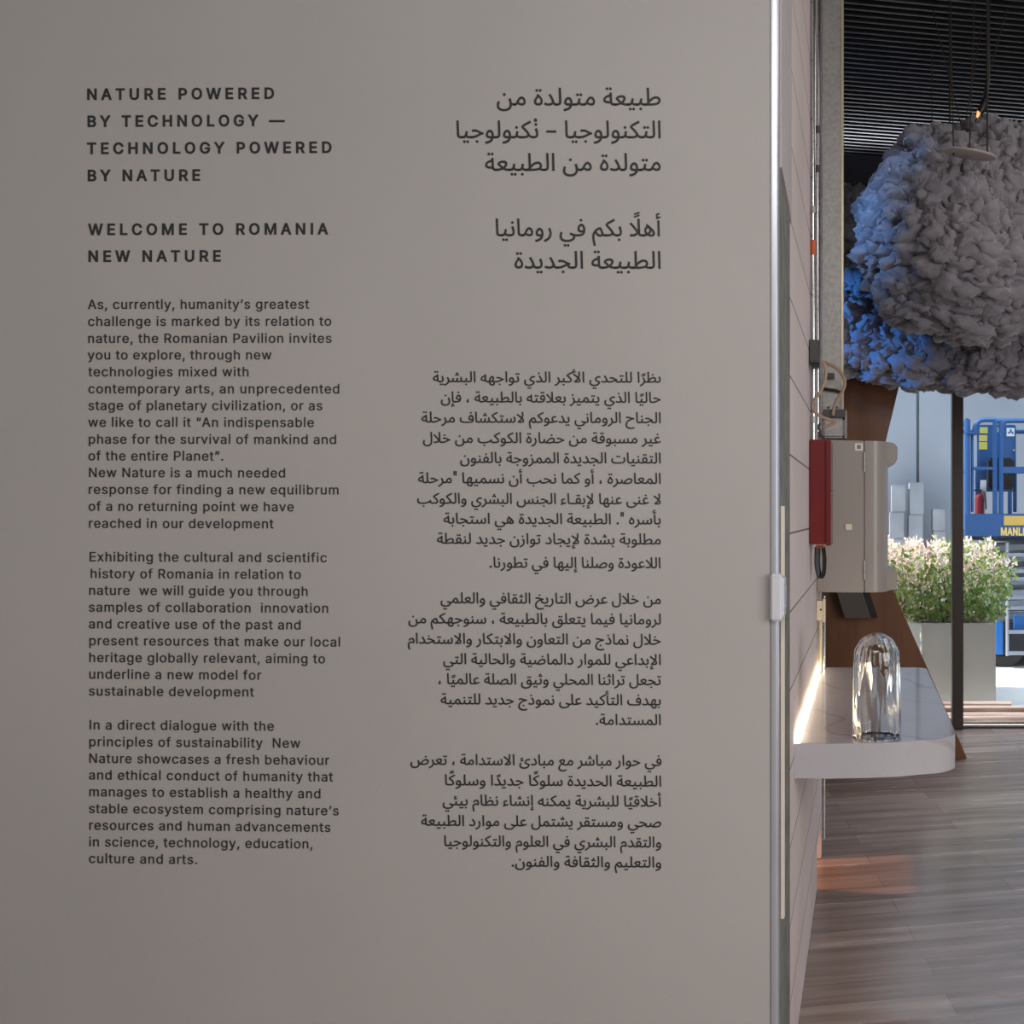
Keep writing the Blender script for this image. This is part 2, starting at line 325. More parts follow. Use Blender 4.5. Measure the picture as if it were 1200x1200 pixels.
ARABIC_OUTLINES = {
32: (154, []),
34: (356, [[56,0,56,423,299,423,299,0],[86,30,269,30,269,393,86,393]]),
45: (191, [[24,136,24,182,167,182,167,136]]),
46: (159, [[43,32,45,51,53,63,65,70,79,72,93,70,105,63,113,51,116,32,113,14,105,1,93,-6,79,-8,65,-6,53,1,45,14]]),
775: (159, [[43,32,45,51,53,63,65,70,79,72,93,70,105,63,113,51,116,32,113,14,105,1,93,-6,79,-8,65,-6,53,1,45,14]]),
1548: (194, [[94,-2,77,1,68,5,60,13,55,23,53,37,55,52,59,68,74,101,92,132,127,114,103,57,115,52,123,46,128,38,129,30,127,18,121,7,110,0]]),
1600: (160, [[0,-3,6,46,166,46,177,44,184,39,188,31,190,23,188,13,181,5,172,-1,160,-3]]),
1611: (180, [[24,419,24,452,156,491,156,458],[24,357,24,390,156,429,156,395]]),
64488: (159, [[0,-3,6,46,52,49,67,55,77,64,83,77,85,97,80,132,68,175,51,221,99,239,114,196,125,148,130,106,129,84,125,64,118,48,110,33,98,22,84,13,67,6,47,1]]),
64562: (701, [[436,-3,442,46,512,47,547,49,573,55,592,64,606,74,617,88,623,105,627,127,628,155,627,179,622,201,614,220,603,235,590,245,575,248,562,246,550,238,541,226,533,212,529,196,527,180,528,168,532,158,539,150,549,144,563,141,580,139,614,143,644,152,647,111,625,100,600,94,574,92,546,95,523,102,505,114,491,129,483,147,480,168,482,190,487,213,496,235,507,255,522,272,539,285,558,294,580,297,609,292,633,276,651,252,664,222,672,188,675,151,671,110,659,75,639,46,609,23,594,15,576,10,534,2,487,-2],[568,358,557,360,547,367,541,376,539,387,541,398,547,408,557,414,568,417,580,414,589,408,595,398,598,387,595,376,589,367,580,360],[18,-1,20,30,29,65,43,104,85,88,75,56,68,28,66,4,69,-19,77,-39,90,-55,108,-68,129,-77,153,-84,179,-88,206,-90,240,-88,271,-84,299,-76,323,-67,344,-55,359,-42,369,-27,372,-12,371,-4,366,2,349,15,320,26,282,38,293,87,348,67,389,55,420,48,453,44,460,39,465,31,466,23,464,13,458,5,448,-1,414,-3,417,-20,413,-42,402,-63,383,-83,357,-100,325,-116,287,-127,243,-135,193,-138,148,-134,106,-122,70,-104,42,-77,29,-55,20,-30],[236,-250,224,-247,215,-241,208,-232,206,-221,208,-209,215,-200,224,-193,236,-191,247,-193,256,-200,263,-209,265,-221,263,-232,256,-241,247,-247],[155,-250,143,-247,134,-241,127,-232,125,-221,127,-209,134,-200,143,-193,155,-191,166,-193,175,-200,182,-209,184,-221,182,-232,175,-241,166,-247]]),
65152: (244, [[98,28,74,39,54,57,45,70,39,83,35,98,34,114,37,142,48,166,64,185,84,199,108,208,135,210,156,208,179,203,171,159,152,163,135,164,118,162,105,157,94,149,87,139,82,127,81,114,83,96,92,80,104,67,119,56,135,50,150,47],[24,-34,10,11,67,25,136,47,205,73,223,30,180,13,70,-22]]),
65155: (139, [[53,0,43,382,91,382,101,0],[14,417,7,449,53,461,50,448,35,456,20,468,10,485,7,503,9,520,15,533,25,544,38,551,52,556,68,557,82,556,95,552,91,523,68,526,55,525,46,521,40,514,39,505,41,493,47,484,55,476,65,470,82,465,57,462,113,480,122,449]]),
65156: (171, [[171,-3,130,0,99,8,78,21,65,41,57,67,53,99,43,382,91,382,104,92,108,73,115,60,128,52,148,47,188,44,195,39,200,31,201,23,199,13,193,5,183,-1],[13,417,6,449,52,461,49,448,34,456,20,468,9,485,6,503,8,520,15,533,24,544,37,551,51,556,67,557,81,556,95,552,90,523,67,526,55,525,46,521,40,514,38,505,40,493,46,484,55,476,64,470,81,465,57,462,112,480,122,449]]),
65159: (141, [[55,0,43,423,91,423,103,0],[39,-180,31,-148,78,-136,75,-149,60,-141,45,-129,35,-112,31,-94,34,-77,40,-64,50,-53,63,-46,77,-41,92,-40,106,-41,120,-44,116,-74,92,-71,80,-72,71,-76,65,-83,63,-92,65,-103,71,-113,80,-121,90,-127,107,-132,82,-135,138,-117,147,-148]]),
65160: (172, [[172,-3,131,0,100,8,79,21,65,41,58,67,55,99,43,423,91,423,103,118,105,92,109,73,116,60,129,52,149,47,189,44,197,39,201,31,202,23,200,13,194,5,184,-1],[41,-180,34,-148,80,-136,77,-149,62,-141,48,-129,37,-112,34,-94,36,-77,42,-64,52,-53,65,-46,79,-41,95,-40,109,-41,123,-44,118,-74,95,-71,83,-72,74,-76,68,-83,66,-92,68,-103,74,-113,82,-121,92,-127,109,-132,85,-135,140,-117,149,-148]]),
65161: (451, [[18,-1,20,30,29,65,43,104,85,88,75,56,68,28,66,4,69,-18,76,-37,88,-53,104,-66,123,-76,145,-83,170,-87,196,-89,236,-87,271,-80,300,-69,324,-56,343,-42,356,-27,364,-12,366,1,364,8,356,15,330,28,296,41,263,57,248,67,237,80,229,94,226,111,229,136,239,160,253,183,272,204,294,222,319,236,345,245,373,248,396,247,416,242,441,229,421,187,399,196,373,200,356,198,338,193,321,184,306,174,293,161,283,148,276,133,274,119,276,110,284,101,311,85,382,55,397,46,409,35,416,23,419,8,415,-15,404,-39,386,-64,360,-87,328,-107,290,-123,245,-134,193,-138,157,-135,124,-129,94,-119,68,-104,47,-85,31,-61,21,-33],[75,154,68,186,114,197,111,185,96,192,82,205,71,222,68,240,70,256,76,270,86,281,99,288,113,293,129,294,143,293,156,289,152,260,129,263,116,262,107,258,102,251,100,242,102,230,108,221,116,213,126,207,143,202,119,199,174,216,183,186]]),
65164: (203, [[0,-3,6,46,28,47,45,50,58,57,67,67,74,83,79,104,92,168,139,159,128,109,126,87,128,76,132,66,140,57,155,51,177,47,209,46,220,44,227,39,232,31,233,23,231,13,225,5,215,-1,203,-3,169,-1,143,4,124,12,111,25,102,40,97,59,115,57,105,40,95,27,83,16,71,8,56,3,40,-1],[39,233,31,265,78,276,75,264,60,271,45,284,35,300,31,319,34,335,40,349,50,359,63,367,77,371,92,373,106,372,120,368,116,338,92,342,80,341,71,336,65,330,63,321,65,309,71,299,80,291,90,285,107,280,82,278,138,295,147,265]]),
65165: (141, [[55,0,43,423,91,423,103,0]]),
65166: (172, [[172,-3,131,0,100,8,79,21,65,41,58,67,55,99,43,423,91,423,103,118,105,92,109,73,116,60,129,52,149,47,189,44,197,39,201,31,202,23,200,13,194,5,184,-1]]),
65168: (648, [[231,-12,247,36,323,41,363,47,403,57,442,70,480,88,513,111,543,139,580,117,573,96,571,81,573,73,578,64,587,57,603,51,624,47,665,44,672,39,676,31,678,23,675,13,669,5,660,-1,648,-3,612,-1,581,5,556,15,539,31,529,51,529,76,540,72,514,52,483,35,449,21,410,9,369,0,325,-7,279,-11],[231,-12,182,-11,138,-6,102,3,72,15,48,32,31,52,21,78,18,108,20,138,26,170,34,201,79,190,68,144,66,122,70,94,82,72,104,56,137,45,184,38,247,36,258,7],[274,-125,263,-123,253,-116,247,-107,245,-96,247,-85,253,-75,263,-69,274,-66,285,-69,295,-75,301,-85,303,-96,301,-107,295,-116,285,-123]]),
65169: (159, [[0,-3,6,46,52,49,67,55,77,64,83,77,85,97,80,132,68,175,51,221,99,239,114,196,125,148,130,106,129,84,125,64,118,48,110,33,98,22,84,13,67,6,47,1],[63,-113,52,-111,42,-105,36,-95,34,-84,36,-73,42,-63,52,-57,63,-55,74,-57,84,-63,90,-73,92,-84,90,-95,84,-105,74,-111]]),
65170: (203, [[0,-3,6,46,28,47,45,50,58,57,67,67,74,83,79,104,92,168,139,159,128,109,126,87,128,76,132,66,140,57,155,51,177,47,209,46,220,44,227,39,232,31,233,23,231,13,225,5,215,-1,203,-3,169,-1,143,4,124,12,111,25,102,40,97,59,115,57,105,40,95,27,83,16,71,8,56,3,40,-1],[101,-113,89,-111,80,-105,73,-95,71,-84,73,-73,80,-63,89,-57,101,-55,112,-57,121,-63,128,-73,130,-84,128,-95,121,-105,112,-111]]),
65171: (240, [[120,0,92,3,68,10,47,23,31,41,21,64,18,94,23,122,37,157,64,197,106,238,117,206,76,242,107,279,137,254,164,227,188,198,206,168,218,135,222,101,218,71,211,54,202,37,188,22,170,10,147,3],[120,49,138,50,153,55,165,64,173,75,178,88,180,104,179,119,175,135,168,152,155,170,136,191,109,214,135,215,115,196,97,175,83,154,73,134,67,115,65,98,69,77,80,61,98,52],[165,332,153,334,144,341,137,350,135,361,137,372,144,382,153,388,165,391,176,388,185,382,192,372,194,361,192,350,185,341,176,334],[84,332,72,334,63,341,56,350,54,361,56,372,63,382,72,388,84,391,95,388,104,382,110,372,113,361,110,350,104,341,95,334]]),
65172: (288, [[288,-3,258,-1,231,6,209,19,192,38,181,64,176,100,167,306,215,306,224,110,227,86,234,68,244,57,258,50,274,47,305,44,312,39,316,31,318,23,316,13,309,5,300,-1],[199,62,165,54,133,52,102,54,75,61,51,73,33,89,22,109,18,132,21,156,31,179,46,200,66,218,90,234,117,247,147,257,180,263,188,213,160,210,135,205,114,197,97,187,83,176,73,164,67,152,65,140,67,128,74,119,85,111,98,106,131,100,165,102,194,108],[186,374,175,376,165,383,159,392,156,403,159,414,165,424,175,430,186,433,197,430,207,424,213,414,215,403,213,392,207,383,197,376],[105,374,93,376,84,383,77,392,75,403,77,414,84,424,93,430,105,433,116,430,125,424,132,414,134,403,132,392,125,383,116,376]]),
65173: (589, [[231,-12,247,36,366,40,412,44,448,51,477,61,496,73,508,89,512,107,510,132,504,159,483,223,528,239,543,198,554,156,559,117,555,84,543,57,522,35,490,17,446,4,389,-5,318,-11],[231,-12,182,-11,138,-6,102,3,72,15,48,32,31,52,21,78,18,108,20,138,26,170,34,201,79,190,68,144,66,122,70,94,82,72,104,56,137,45,184,38,247,36,258,7],[330,238,319,240,309,246,303,256,301,267,303,278,309,287,319,294,330,296,341,294,351,287,357,278,359,267,357,256,351,246,341,240],[249,238,237,240,228,246,221,256,219,267,221,278,228,287,237,294,249,296,260,294,269,287,276,278,278,267,276,256,269,246,260,240]]),
65175: (177, [[0,-3,6,46,60,48,77,53,88,62,95,76,97,97,92,132,79,175,63,221,111,239,125,196,137,148,142,106,140,79,134,56,123,37,108,22,89,11,64,3,35,-1],[129,301,118,303,108,309,102,319,100,330,102,341,108,350,118,357,129,359,140,357,150,350,156,341,158,330,156,319,150,309,140,303],[48,301,37,303,27,309,21,319,18,330,21,341,27,350,37,357,48,359,59,357,68,350,75,341,77,330,75,319,68,309,59,303]]),
65176: (221, [[0,-3,6,46,32,47,52,50,67,57,77,67,85,83,91,104,104,168,151,159,140,109,138,87,139,71,142,63,148,57,159,53,174,49,238,44,245,39,249,31,251,23,249,13,242,5,233,-1,221,-3,189,-2,164,1,145,6,131,12,122,21,116,32,109,59,127,57,117,40,106,27,95,16,81,8,66,3,47,-1],[158,229,147,231,137,237,131,247,129,258,131,269,137,279,147,285,158,287,169,285,179,279,185,269,187,258,185,247,179,237,169,231],[77,229,66,231,56,237,50,247,47,258,50,269,56,279,66,285,77,287,88,285,98,279,104,269,106,258,104,247,98,237,88,231]]),
65179: (177, [[0,-3,6,46,60,48,77,53,88,62,95,76,97,97,92,132,79,175,63,221,111,239,125,196,137,148,142,106,140,79,134,56,123,37,108,22,89,11,64,3,35,-1],[89,366,77,368,68,374,61,384,59,395,61,406,68,416,77,422,89,424,100,422,109,416,116,406,118,395,116,384,109,374,100,368],[49,301,37,303,28,309,21,319,19,330,21,341,28,350,37,357,49,359,60,357,69,350,76,341,78,330,76,319,69,309,60,303],[129,301,118,303,108,309,102,319,100,330,102,341,108,350,118,357,129,359,140,357,150,350,156,341,158,330,156,319,150,309,140,303]]),
65180: (221, [[0,-3,6,46,32,47,52,50,67,57,77,67,85,83,91,104,104,168,151,159,140,109,138,87,139,71,142,63,148,57,159,53,174,49,238,44,245,39,249,31,251,23,249,13,242,5,233,-1,221,-3,189,-2,164,1,145,6,131,12,122,21,116,32,109,59,127,57,117,40,106,27,95,16,81,8,66,3,47,-1],[118,294,106,296,97,303,90,312,88,323,90,334,97,344,106,350,118,353,129,350,138,344,145,334,147,323,145,312,138,303,129,296],[78,229,66,231,57,237,50,247,48,258,50,269,57,279,66,285,78,287,89,285,98,279,105,269,107,258,105,247,98,237,89,231],[158,229,147,231,137,237,131,247,129,258,131,269,137,279,147,285,158,287,169,285,179,279,185,269,187,258,185,247,179,237,169,231]]),
65181: (379, [[207,-68,196,-65,186,-59,180,-50,178,-39,180,-27,186,-18,196,-11,207,-9,219,-11,228,-18,234,-27,237,-39,234,-50,228,-59,219,-65],[213,-234,173,-231,134,-224,99,-212,68,-195,42,-172,23,-145,10,-112,6,-74,8,-40,16,-8,28,22,45,51,67,77,92,101,122,123,156,143,193,159,234,173,227,165,162,186,126,194,84,197,52,194,27,189,19,232,54,243,92,247,118,245,141,242,182,229,222,215,270,202,299,199,338,197,339,148,310,147,279,142,247,134,215,123,184,109,154,92,127,72,103,49,83,24,68,-4,58,-34,55,-68,58,-96,68,-121,83,-141,103,-157,128,-169,156,-178,187,-183,219,-184,249,-183,279,-178,309,-171,338,-161,355,-201,320,-215,285,-226,249,-232]]),
65183: (349, [[0,-3,5,46,36,47,66,50,124,64,179,86,204,99,229,115,212,128,193,139,172,148,149,154,124,159,98,160,45,154,36,199,68,206,98,209,128,207,154,201,178,193,199,183,273,144,291,138,321,136,325,94,301,92,279,87,237,68,194,45,144,22,115,12,82,4,43,-1],[165,-110,154,-108,144,-102,138,-92,136,-81,138,-70,144,-60,154,-54,165,-52,176,-54,186,-60,192,-70,194,-81,192,-92,186,-102,176,-108]]),
65184: (378, [[378,-3,332,0,312,5,295,12,279,23,267,38,257,58,250,83,285,104,293,83,303,68,317,57,334,50,356,47,394,44,402,39,406,31,407,23,405,13,399,5,389,-1],[0,-3,5,46,36,47,66,50,124,64,179,86,204,99,229,115,212,128,193,139,172,148,149,154,124,159,98,160,45,154,36,199,68,206,98,209,128,207,154,201,178,193,199,183,273,144,291,138,321,136,325,94,301,92,279,87,237,68,194,45,144,22,115,12,82,4,43,-1],[155,-110,143,-108,134,-102,127,-92,125,-81,127,-70,134,-60,143,-54,155,-52,166,-54,175,-60,182,-70,184,-81,182,-92,175,-102,166,-108]]),
65185: (379, [[213,-234,173,-231,134,-224,99,-212,68,-195,42,-172,23,-145,10,-112,6,-74,8,-40,16,-8,28,22,45,51,67,77,92,101,122,123,156,143,193,159,234,173,227,165,162,186,126,194,84,197,52,194,27,189,19,232,54,243,92,247,118,245,141,242,182,229,222,215,270,202,299,199,338,197,339,148,310,147,279,142,247,134,215,123,184,109,154,92,127,72,103,49,83,24,68,-4,58,-34,55,-68,58,-96,68,-121,83,-141,103,-157,128,-169,156,-178,187,-183,219,-184,249,-183,279,-178,309,-171,338,-161,355,-201,320,-215,285,-226,249,-232]]),
65187: (349, [[0,-3,5,46,36,47,66,50,124,64,179,86,204,99,229,115,212,128,193,139,172,148,149,154,124,159,98,160,45,154,36,199,68,206,98,209,128,207,154,201,178,193,199,183,273,144,291,138,321,136,325,94,301,92,279,87,237,68,194,45,144,22,115,12,82,4,43,-1]]),
65188: (378, [[378,-3,332,0,312,5,295,12,279,23,267,38,257,58,250,83,285,104,293,83,303,68,317,57,334,50,356,47,394,44,402,39,406,31,407,23,405,13,399,5,389,-1],[0,-3,5,46,36,47,66,50,124,64,179,86,204,99,229,115,212,128,193,139,172,148,149,154,124,159,98,160,45,154,36,199,68,206,98,209,128,207,154,201,178,193,199,183,273,144,291,138,321,136,325,94,301,92,279,87,237,68,194,45,144,22,115,12,82,4,43,-1]]),
65190: (385, [[385,-3,334,1,309,7,286,18,266,35,250,60,240,94,235,139,273,159,277,124,286,97,298,77,312,63,329,54,349,49,401,44,409,39,413,31,414,23,412,13,406,5,397,-1],[213,-234,173,-231,134,-224,99,-212,68,-195,42,-172,23,-145,10,-112,6,-74,8,-40,16,-8,28,22,45,51,67,77,92,101,122,123,156,143,193,159,234,173,227,165,162,186,126,194,84,197,52,194,27,189,19,232,54,243,92,247,118,245,141,242,182,229,222,215,270,202,299,199,338,197,339,148,310,147,279,142,247,134,215,123,184,109,154,92,127,72,103,49,83,24,68,-4,58,-34,55,-68,58,-96,68,-121,83,-141,103,-157,128,-169,156,-178,187,-183,219,-184,249,-183,279,-178,309,-171,338,-161,355,-201,320,-215,285,-226,249,-232],[185,308,173,310,164,316,157,326,155,337,157,348,164,357,173,364,185,366,196,364,205,357,212,348,214,337,212,326,205,316,196,310]]),
65191: (349, [[0,-3,5,46,36,47,66,50,124,64,179,86,204,99,229,115,212,128,193,139,172,148,149,154,124,159,98,160,45,154,36,199,68,206,98,209,128,207,154,201,178,193,199,183,273,144,291,138,321,136,325,94,301,92,279,87,237,68,194,45,144,22,115,12,82,4,43,-1],[99,270,88,272,78,278,72,288,69,299,72,310,78,320,88,326,99,328,110,326,119,320,126,310,128,299,126,288,119,278,110,272]]),
65192: (378, [[378,-3,332,0,312,5,295,12,279,23,267,38,257,58,250,83,285,104,293,83,303,68,317,57,334,50,356,47,394,44,402,39,406,31,407,23,405,13,399,5,389,-1],[0,-3,5,46,36,47,66,50,124,64,179,86,204,99,229,115,212,128,193,139,172,148,149,154,124,159,98,160,45,154,36,199,68,206,98,209,128,207,154,201,178,193,199,183,273,144,291,138,321,136,325,94,301,92,279,87,237,68,194,45,144,22,115,12,82,4,43,-1],[93,270,82,272,72,278,66,288,63,299,66,310,72,320,82,326,93,328,104,326,114,320,120,310,122,299,120,288,114,278,104,272]]),
65193: (283, [[21,27,44,68,78,53,101,47,127,46,154,47,175,52,190,59,200,69,206,82,208,96,203,125,195,146,181,173,160,207,130,251,171,278,200,237,221,200,237,167,248,138,254,114,256,93,253,70,244,47,228,27,205,11,171,0,127,-4,86,0,50,10]]),
65194: (315, [[127,46,154,47,175,52,190,59,200,69,206,82,208,96,207,109,202,124,185,162,160,205,130,251,171,278,212,212,241,154,268,80,278,65,289,54,300,49,332,44,339,39,344,31,345,23,343,13,337,5,327,-1,315,-3,296,-1,277,4,260,14,245,29,233,49,226,74,250,93,247,70,239,47,225,27,203,11,171,0,127,-4,86,0,50,10,21,27,44,68,78,53,101,47]]),
65195: (283, [[21,27,44,68,78,53,101,47,127,46,154,47,175,52,190,59,200,69,206,82,208,96,203,125,195,146,181,173,160,207,130,251,171,278,200,237,221,200,237,167,248,138,254,114,256,93,253,70,244,47,228,27,205,11,171,0,127,-4,86,0,50,10],[128,332,117,334,107,341,101,350,98,361,101,372,107,382,117,388,128,391,139,388,148,382,155,372,157,361,155,350,148,341,139,334]]),
65196: (315, [[127,46,154,47,175,52,190,59,200,69,206,82,208,96,207,109,202,124,185,162,160,205,130,251,171,278,212,212,241,154,268,80,278,65,289,54,300,49,332,44,339,39,344,31,345,23,343,13,337,5,327,-1,315,-3,296,-1,277,4,260,14,245,29,233,49,226,74,250,93,247,70,239,47,225,27,203,11,171,0,127,-4,86,0,50,10,21,27,44,68,78,53,101,47],[131,332,120,334,110,341,104,350,101,361,104,372,110,382,120,388,131,391,142,388,151,382,158,372,160,361,158,350,151,341,142,334]]),
65197: (218, [[2,-136,-15,-91,38,-70,77,-46,105,-19,122,9,131,37,134,63,130,95,118,130,93,179,136,201,156,163,169,128,176,96,178,68,175,32,166,0,152,-29,134,-54,114,-75,91,-94,68,-109,44,-121]]),
65198: (235, [[2,-138,-15,-92,25,-77,57,-60,83,-41,103,-21,117,0,127,22,132,43,134,63,131,93,121,122,93,179,136,201,156,160,172,122,183,90,192,68,204,55,220,48,251,44,259,39,263,31,264,23,262,13,256,5,247,-1,235,-3,211,-1,192,6,178,17,168,31,161,46,156,62,175,52,171,14,158,-20,138,-50,113,-76,85,-98,56,-116,28,-129]]),
65199: (218, [[2,-136,-15,-91,38,-70,77,-46,105,-19,122,9,131,37,134,63,130,95,118,130,93,179,136,201,156,163,169,128,176,96,178,68,175,32,166,0,152,-29,134,-54,114,-75,91,-94,68,-109,44,-121],[105,269,93,271,84,278,77,287,75,298,77,309,84,319,93,326,105,328,116,326,125,319,132,309,134,298,132,287,125,278,116,271]]),
65200: (235, [[2,-138,-15,-92,25,-77,57,-60,83,-41,103,-21,117,0,127,22,132,43,134,63,131,93,121,122,93,179,136,201,156,160,172,122,183,90,192,68,204,55,220,48,251,44,259,39,263,31,264,23,262,13,256,5,247,-1,235,-3,211,-1,192,6,178,17,168,31,161,46,156,62,175,52,171,14,158,-20,138,-50,113,-76,85,-98,56,-116,28,-129],[97,269,85,271,76,278,69,287,67,298,69,309,76,319,85,326,97,328,108,326,117,319,124,309,126,298,124,287,117,278,108,271]]),
65202: (752, [[186,-138,153,-135,122,-128,93,-117,68,-101,47,-82,31,-58,21,-31,18,-1,20,30,29,65,43,104,85,88,75,56,68,28,66,4,70,-24,83,-47,102,-66,127,-79,156,-86,187,-89,224,-87,255,-80,279,-69,298,-55,312,-39,321,-22,326,-3,328,15,324,65,314,110,301,155,349,168,368,95,375,76,383,63,393,54,403,49,430,46,451,49,460,54,468,63,476,78,482,99,494,167,539,159,528,77,532,61,538,55,547,50,562,47,582,46,608,49,625,58,635,74,638,96,631,202,675,205,683,126,688,98,696,77,706,62,719,53,736,47,769,44,776,39,780,31,782,23,780,13,774,5,764,-1,752,-3,727,-1,706,7,689,18,675,32,666,49,660,68,670,64,662,40,650,23,635,11,617,3,598,-2,577,-3,553,-1,534,4,519,12,508,23,501,39,496,57,516,57,506,38,495,23,482,11,467,3,449,-1,427,-3,410,-2,395,2,383,8,374,15,366,24,360,33,353,55,378,24,373,-5,365,-34,353,-61,334,-86,309,-107,277,-124,236,-134]]),
65203: (465, [[0,-3,6,46,37,48,48,53,57,62,64,76,72,97,88,163,133,151,122,102,120,77,123,64,131,54,147,48,172,46,201,49,211,54,220,63,227,78,233,99,245,167,290,159,280,77,284,61,289,55,299,50,314,47,334,46,350,47,364,50,375,56,383,65,388,79,390,97,387,122,380,153,356,221,404,239,419,196,430,148,435,106,433,80,428,58,419,39,408,24,393,12,376,4,356,-1,333,-3,308,-1,287,4,272,12,260,23,252,39,248,57,268,57,256,35,244,19,230,8,213,1,192,-2,165,-3,133,2,117,9,104,20,94,38,89,62,107,66,96,39,82,21,66,9,47,2,25,-2]]),
65204: (504, [[0,-3,6,46,37,48,48,53,57,62,64,76,72,97,88,163,133,151,124,115,120,77,121,68,124,60,131,54,141,49,154,47,172,46,201,49,211,54,220,63,227,78,233,99,245,167,290,159,280,77,284,61,289,55,299,50,314,47,334,46,359,49,377,58,387,74,390,96,383,202,426,205,434,126,440,98,447,77,457,62,471,53,488,47,521,44,528,39,532,31,533,23,531,13,525,5,516,-1,504,-3,485,-2,468,3,453,9,441,18,430,29,422,41,415,54,411,68,422,64,414,40,402,23,386,11,369,3,349,-2,328,-3,305,-1,286,4,271,12,260,23,252,39,248,57,268,57,256,35,244,19,230,8,213,1,192,-2,165,-3,133,2,117,9,104,20,94,38,89,62,107,66,96,39,82,21,66,9,47,2,25,-2]]),
65207: (465, [[0,-3,6,46,37,48,48,53,57,62,64,76,72,97,88,163,133,151,122,102,120,77,123,64,131,54,147,48,172,46,201,49,211,54,220,63,227,78,233,99,245,167,290,159,280,77,284,61,289,55,299,50,314,47,334,46,350,47,364,50,375,56,383,65,388,79,390,97,387,122,380,153,356,221,404,239,419,196,430,148,435,106,433,80,428,58,419,39,408,24,393,12,376,4,356,-1,333,-3,308,-1,287,4,272,12,260,23,252,39,248,57,268,57,256,35,244,19,230,8,213,1,192,-2,165,-3,133,2,117,9,104,20,94,38,89,62,107,66,96,39,82,21,66,9,47,2,25,-2],[255,323,244,325,234,332,228,341,226,352,228,363,234,373,244,380,255,382,267,380,276,373,282,363,285,352,282,341,276,332,267,325],[215,258,204,260,194,266,188,276,186,287,188,298,194,308,204,314,215,317,226,314,236,308,242,298,244,287,242,276,236,266,226,260],[296,258,284,260,275,266,268,276,266,287,268,298,275,308,284,314,296,317,307,314,316,308,323,298,325,287,323,276,316,266,307,260]]),
65208: (504, [[0,-3,6,46,37,48,48,53,57,62,64,76,72,97,88,163,133,151,124,115,120,77,121,68,124,60,131,54,141,49,154,47,172,46,201,49,211,54,220,63,227,78,233,99,245,167,290,159,280,77,284,61,289,55,299,50,314,47,334,46,359,49,377,58,387,74,390,96,383,202,426,205,434,126,440,98,447,77,457,62,471,53,488,47,521,44,528,39,532,31,533,23,531,13,525,5,516,-1,504,-3,485,-2,468,3,453,9,441,18,430,29,422,41,415,54,411,68,422,64,414,40,402,23,386,11,369,3,349,-2,328,-3,305,-1,286,4,271,12,260,23,252,39,248,57,268,57,256,35,244,19,230,8,213,1,192,-2,165,-3,133,2,117,9,104,20,94,38,89,62,107,66,96,39,82,21,66,9,47,2,25,-2],[255,323,244,325,234,332,228,341,226,352,228,363,234,373,244,380,255,382,267,380,276,373,282,363,285,352,282,341,276,332,267,325],[215,258,204,260,194,266,188,276,186,287,188,298,194,308,204,314,215,317,226,314,236,308,242,298,244,287,242,276,236,266,226,260],[296,258,284,260,275,266,268,276,266,287,268,298,275,308,284,314,296,317,307,314,316,308,323,298,325,287,323,276,316,266,307,260]]),
65211: (535, [[287,-11,239,-10,199,-7,168,-2,142,5,123,13,109,24,100,37,94,53,107,57,92,33,75,16,58,6,39,0,0,-3,6,46,25,47,40,52,52,59,62,71,70,87,77,107,91,163,135,152,122,90,124,76,129,66,138,57,154,49,176,44,207,41,298,38,335,39,368,43,396,49,419,57,438,68,452,81,460,96,463,114,461,127,456,140,448,151,436,161,420,168,400,170,372,166,344,155,316,139,290,118,266,96,245,73,214,33,162,34,183,66,208,98,235,129,266,157,298,182,333,202,368,215,404,219,434,215,460,205,480,190,496,170,505,146,509,119,503,85,488,54,471,36,448,20,419,7,362,-6]]),
65212: (563, [[563,-3,524,0,500,5,476,12,454,22,436,35,484,59,505,52,527,48,579,44,587,39,591,31,592,23,590,13,584,5,574,-1],[287,-11,239,-10,199,-7,168,-2,142,5,123,13,109,24,100,37,94,53,107,57,92,33,75,16,58,6,39,0,0,-3,6,46,25,47,40,52,52,59,62,71,70,87,77,107,91,163,135,152,122,90,124,76,129,66,138,57,154,49,176,44,207,41,298,38,335,39,368,43,396,49,419,57,438,68,452,81,460,96,463,114,461,127,456,140,448,151,436,161,420,168,400,170,372,166,344,155,316,139,290,118,266,96,245,73,214,33,162,34,183,66,208,98,235,129,266,157,298,182,333,202,368,215,404,219,434,215,460,205,480,190,496,170,505,146,509,119,503,85,488,54,471,36,448,20,419,7,362,-6]]),
65213: (774, [[186,-138,153,-135,122,-128,93,-117,68,-101,47,-82,31,-58,21,-31,18,-1,20,30,29,65,43,104,85,88,75,56,68,28,66,4,70,-24,83,-47,102,-66,127,-79,156,-86,187,-89,224,-86,255,-79,279,-67,298,-52,312,-34,321,-14,326,7,328,29,326,59,319,89,301,155,349,168,368,95,376,81,387,69,401,60,419,52,441,47,468,44,536,41,594,44,640,53,658,60,674,68,686,78,695,90,700,103,702,117,700,130,695,143,687,154,675,164,659,171,639,173,611,169,582,158,555,142,529,121,505,99,484,76,453,36,401,37,436,88,480,138,505,160,531,180,558,197,585,210,614,219,643,222,673,218,699,208,719,193,735,172,744,148,747,122,745,96,736,72,721,50,699,31,670,15,631,3,584,-5,526,-8,484,-6,449,-2,420,4,397,13,379,22,366,33,358,44,353,55,378,24,373,-4,365,-33,352,-60,334,-85,309,-107,277,-123,236,-134],[625,283,614,285,604,291,598,301,596,312,598,323,604,333,614,339,625,341,636,339,646,333,652,323,654,312,652,301,646,291,636,285]]),
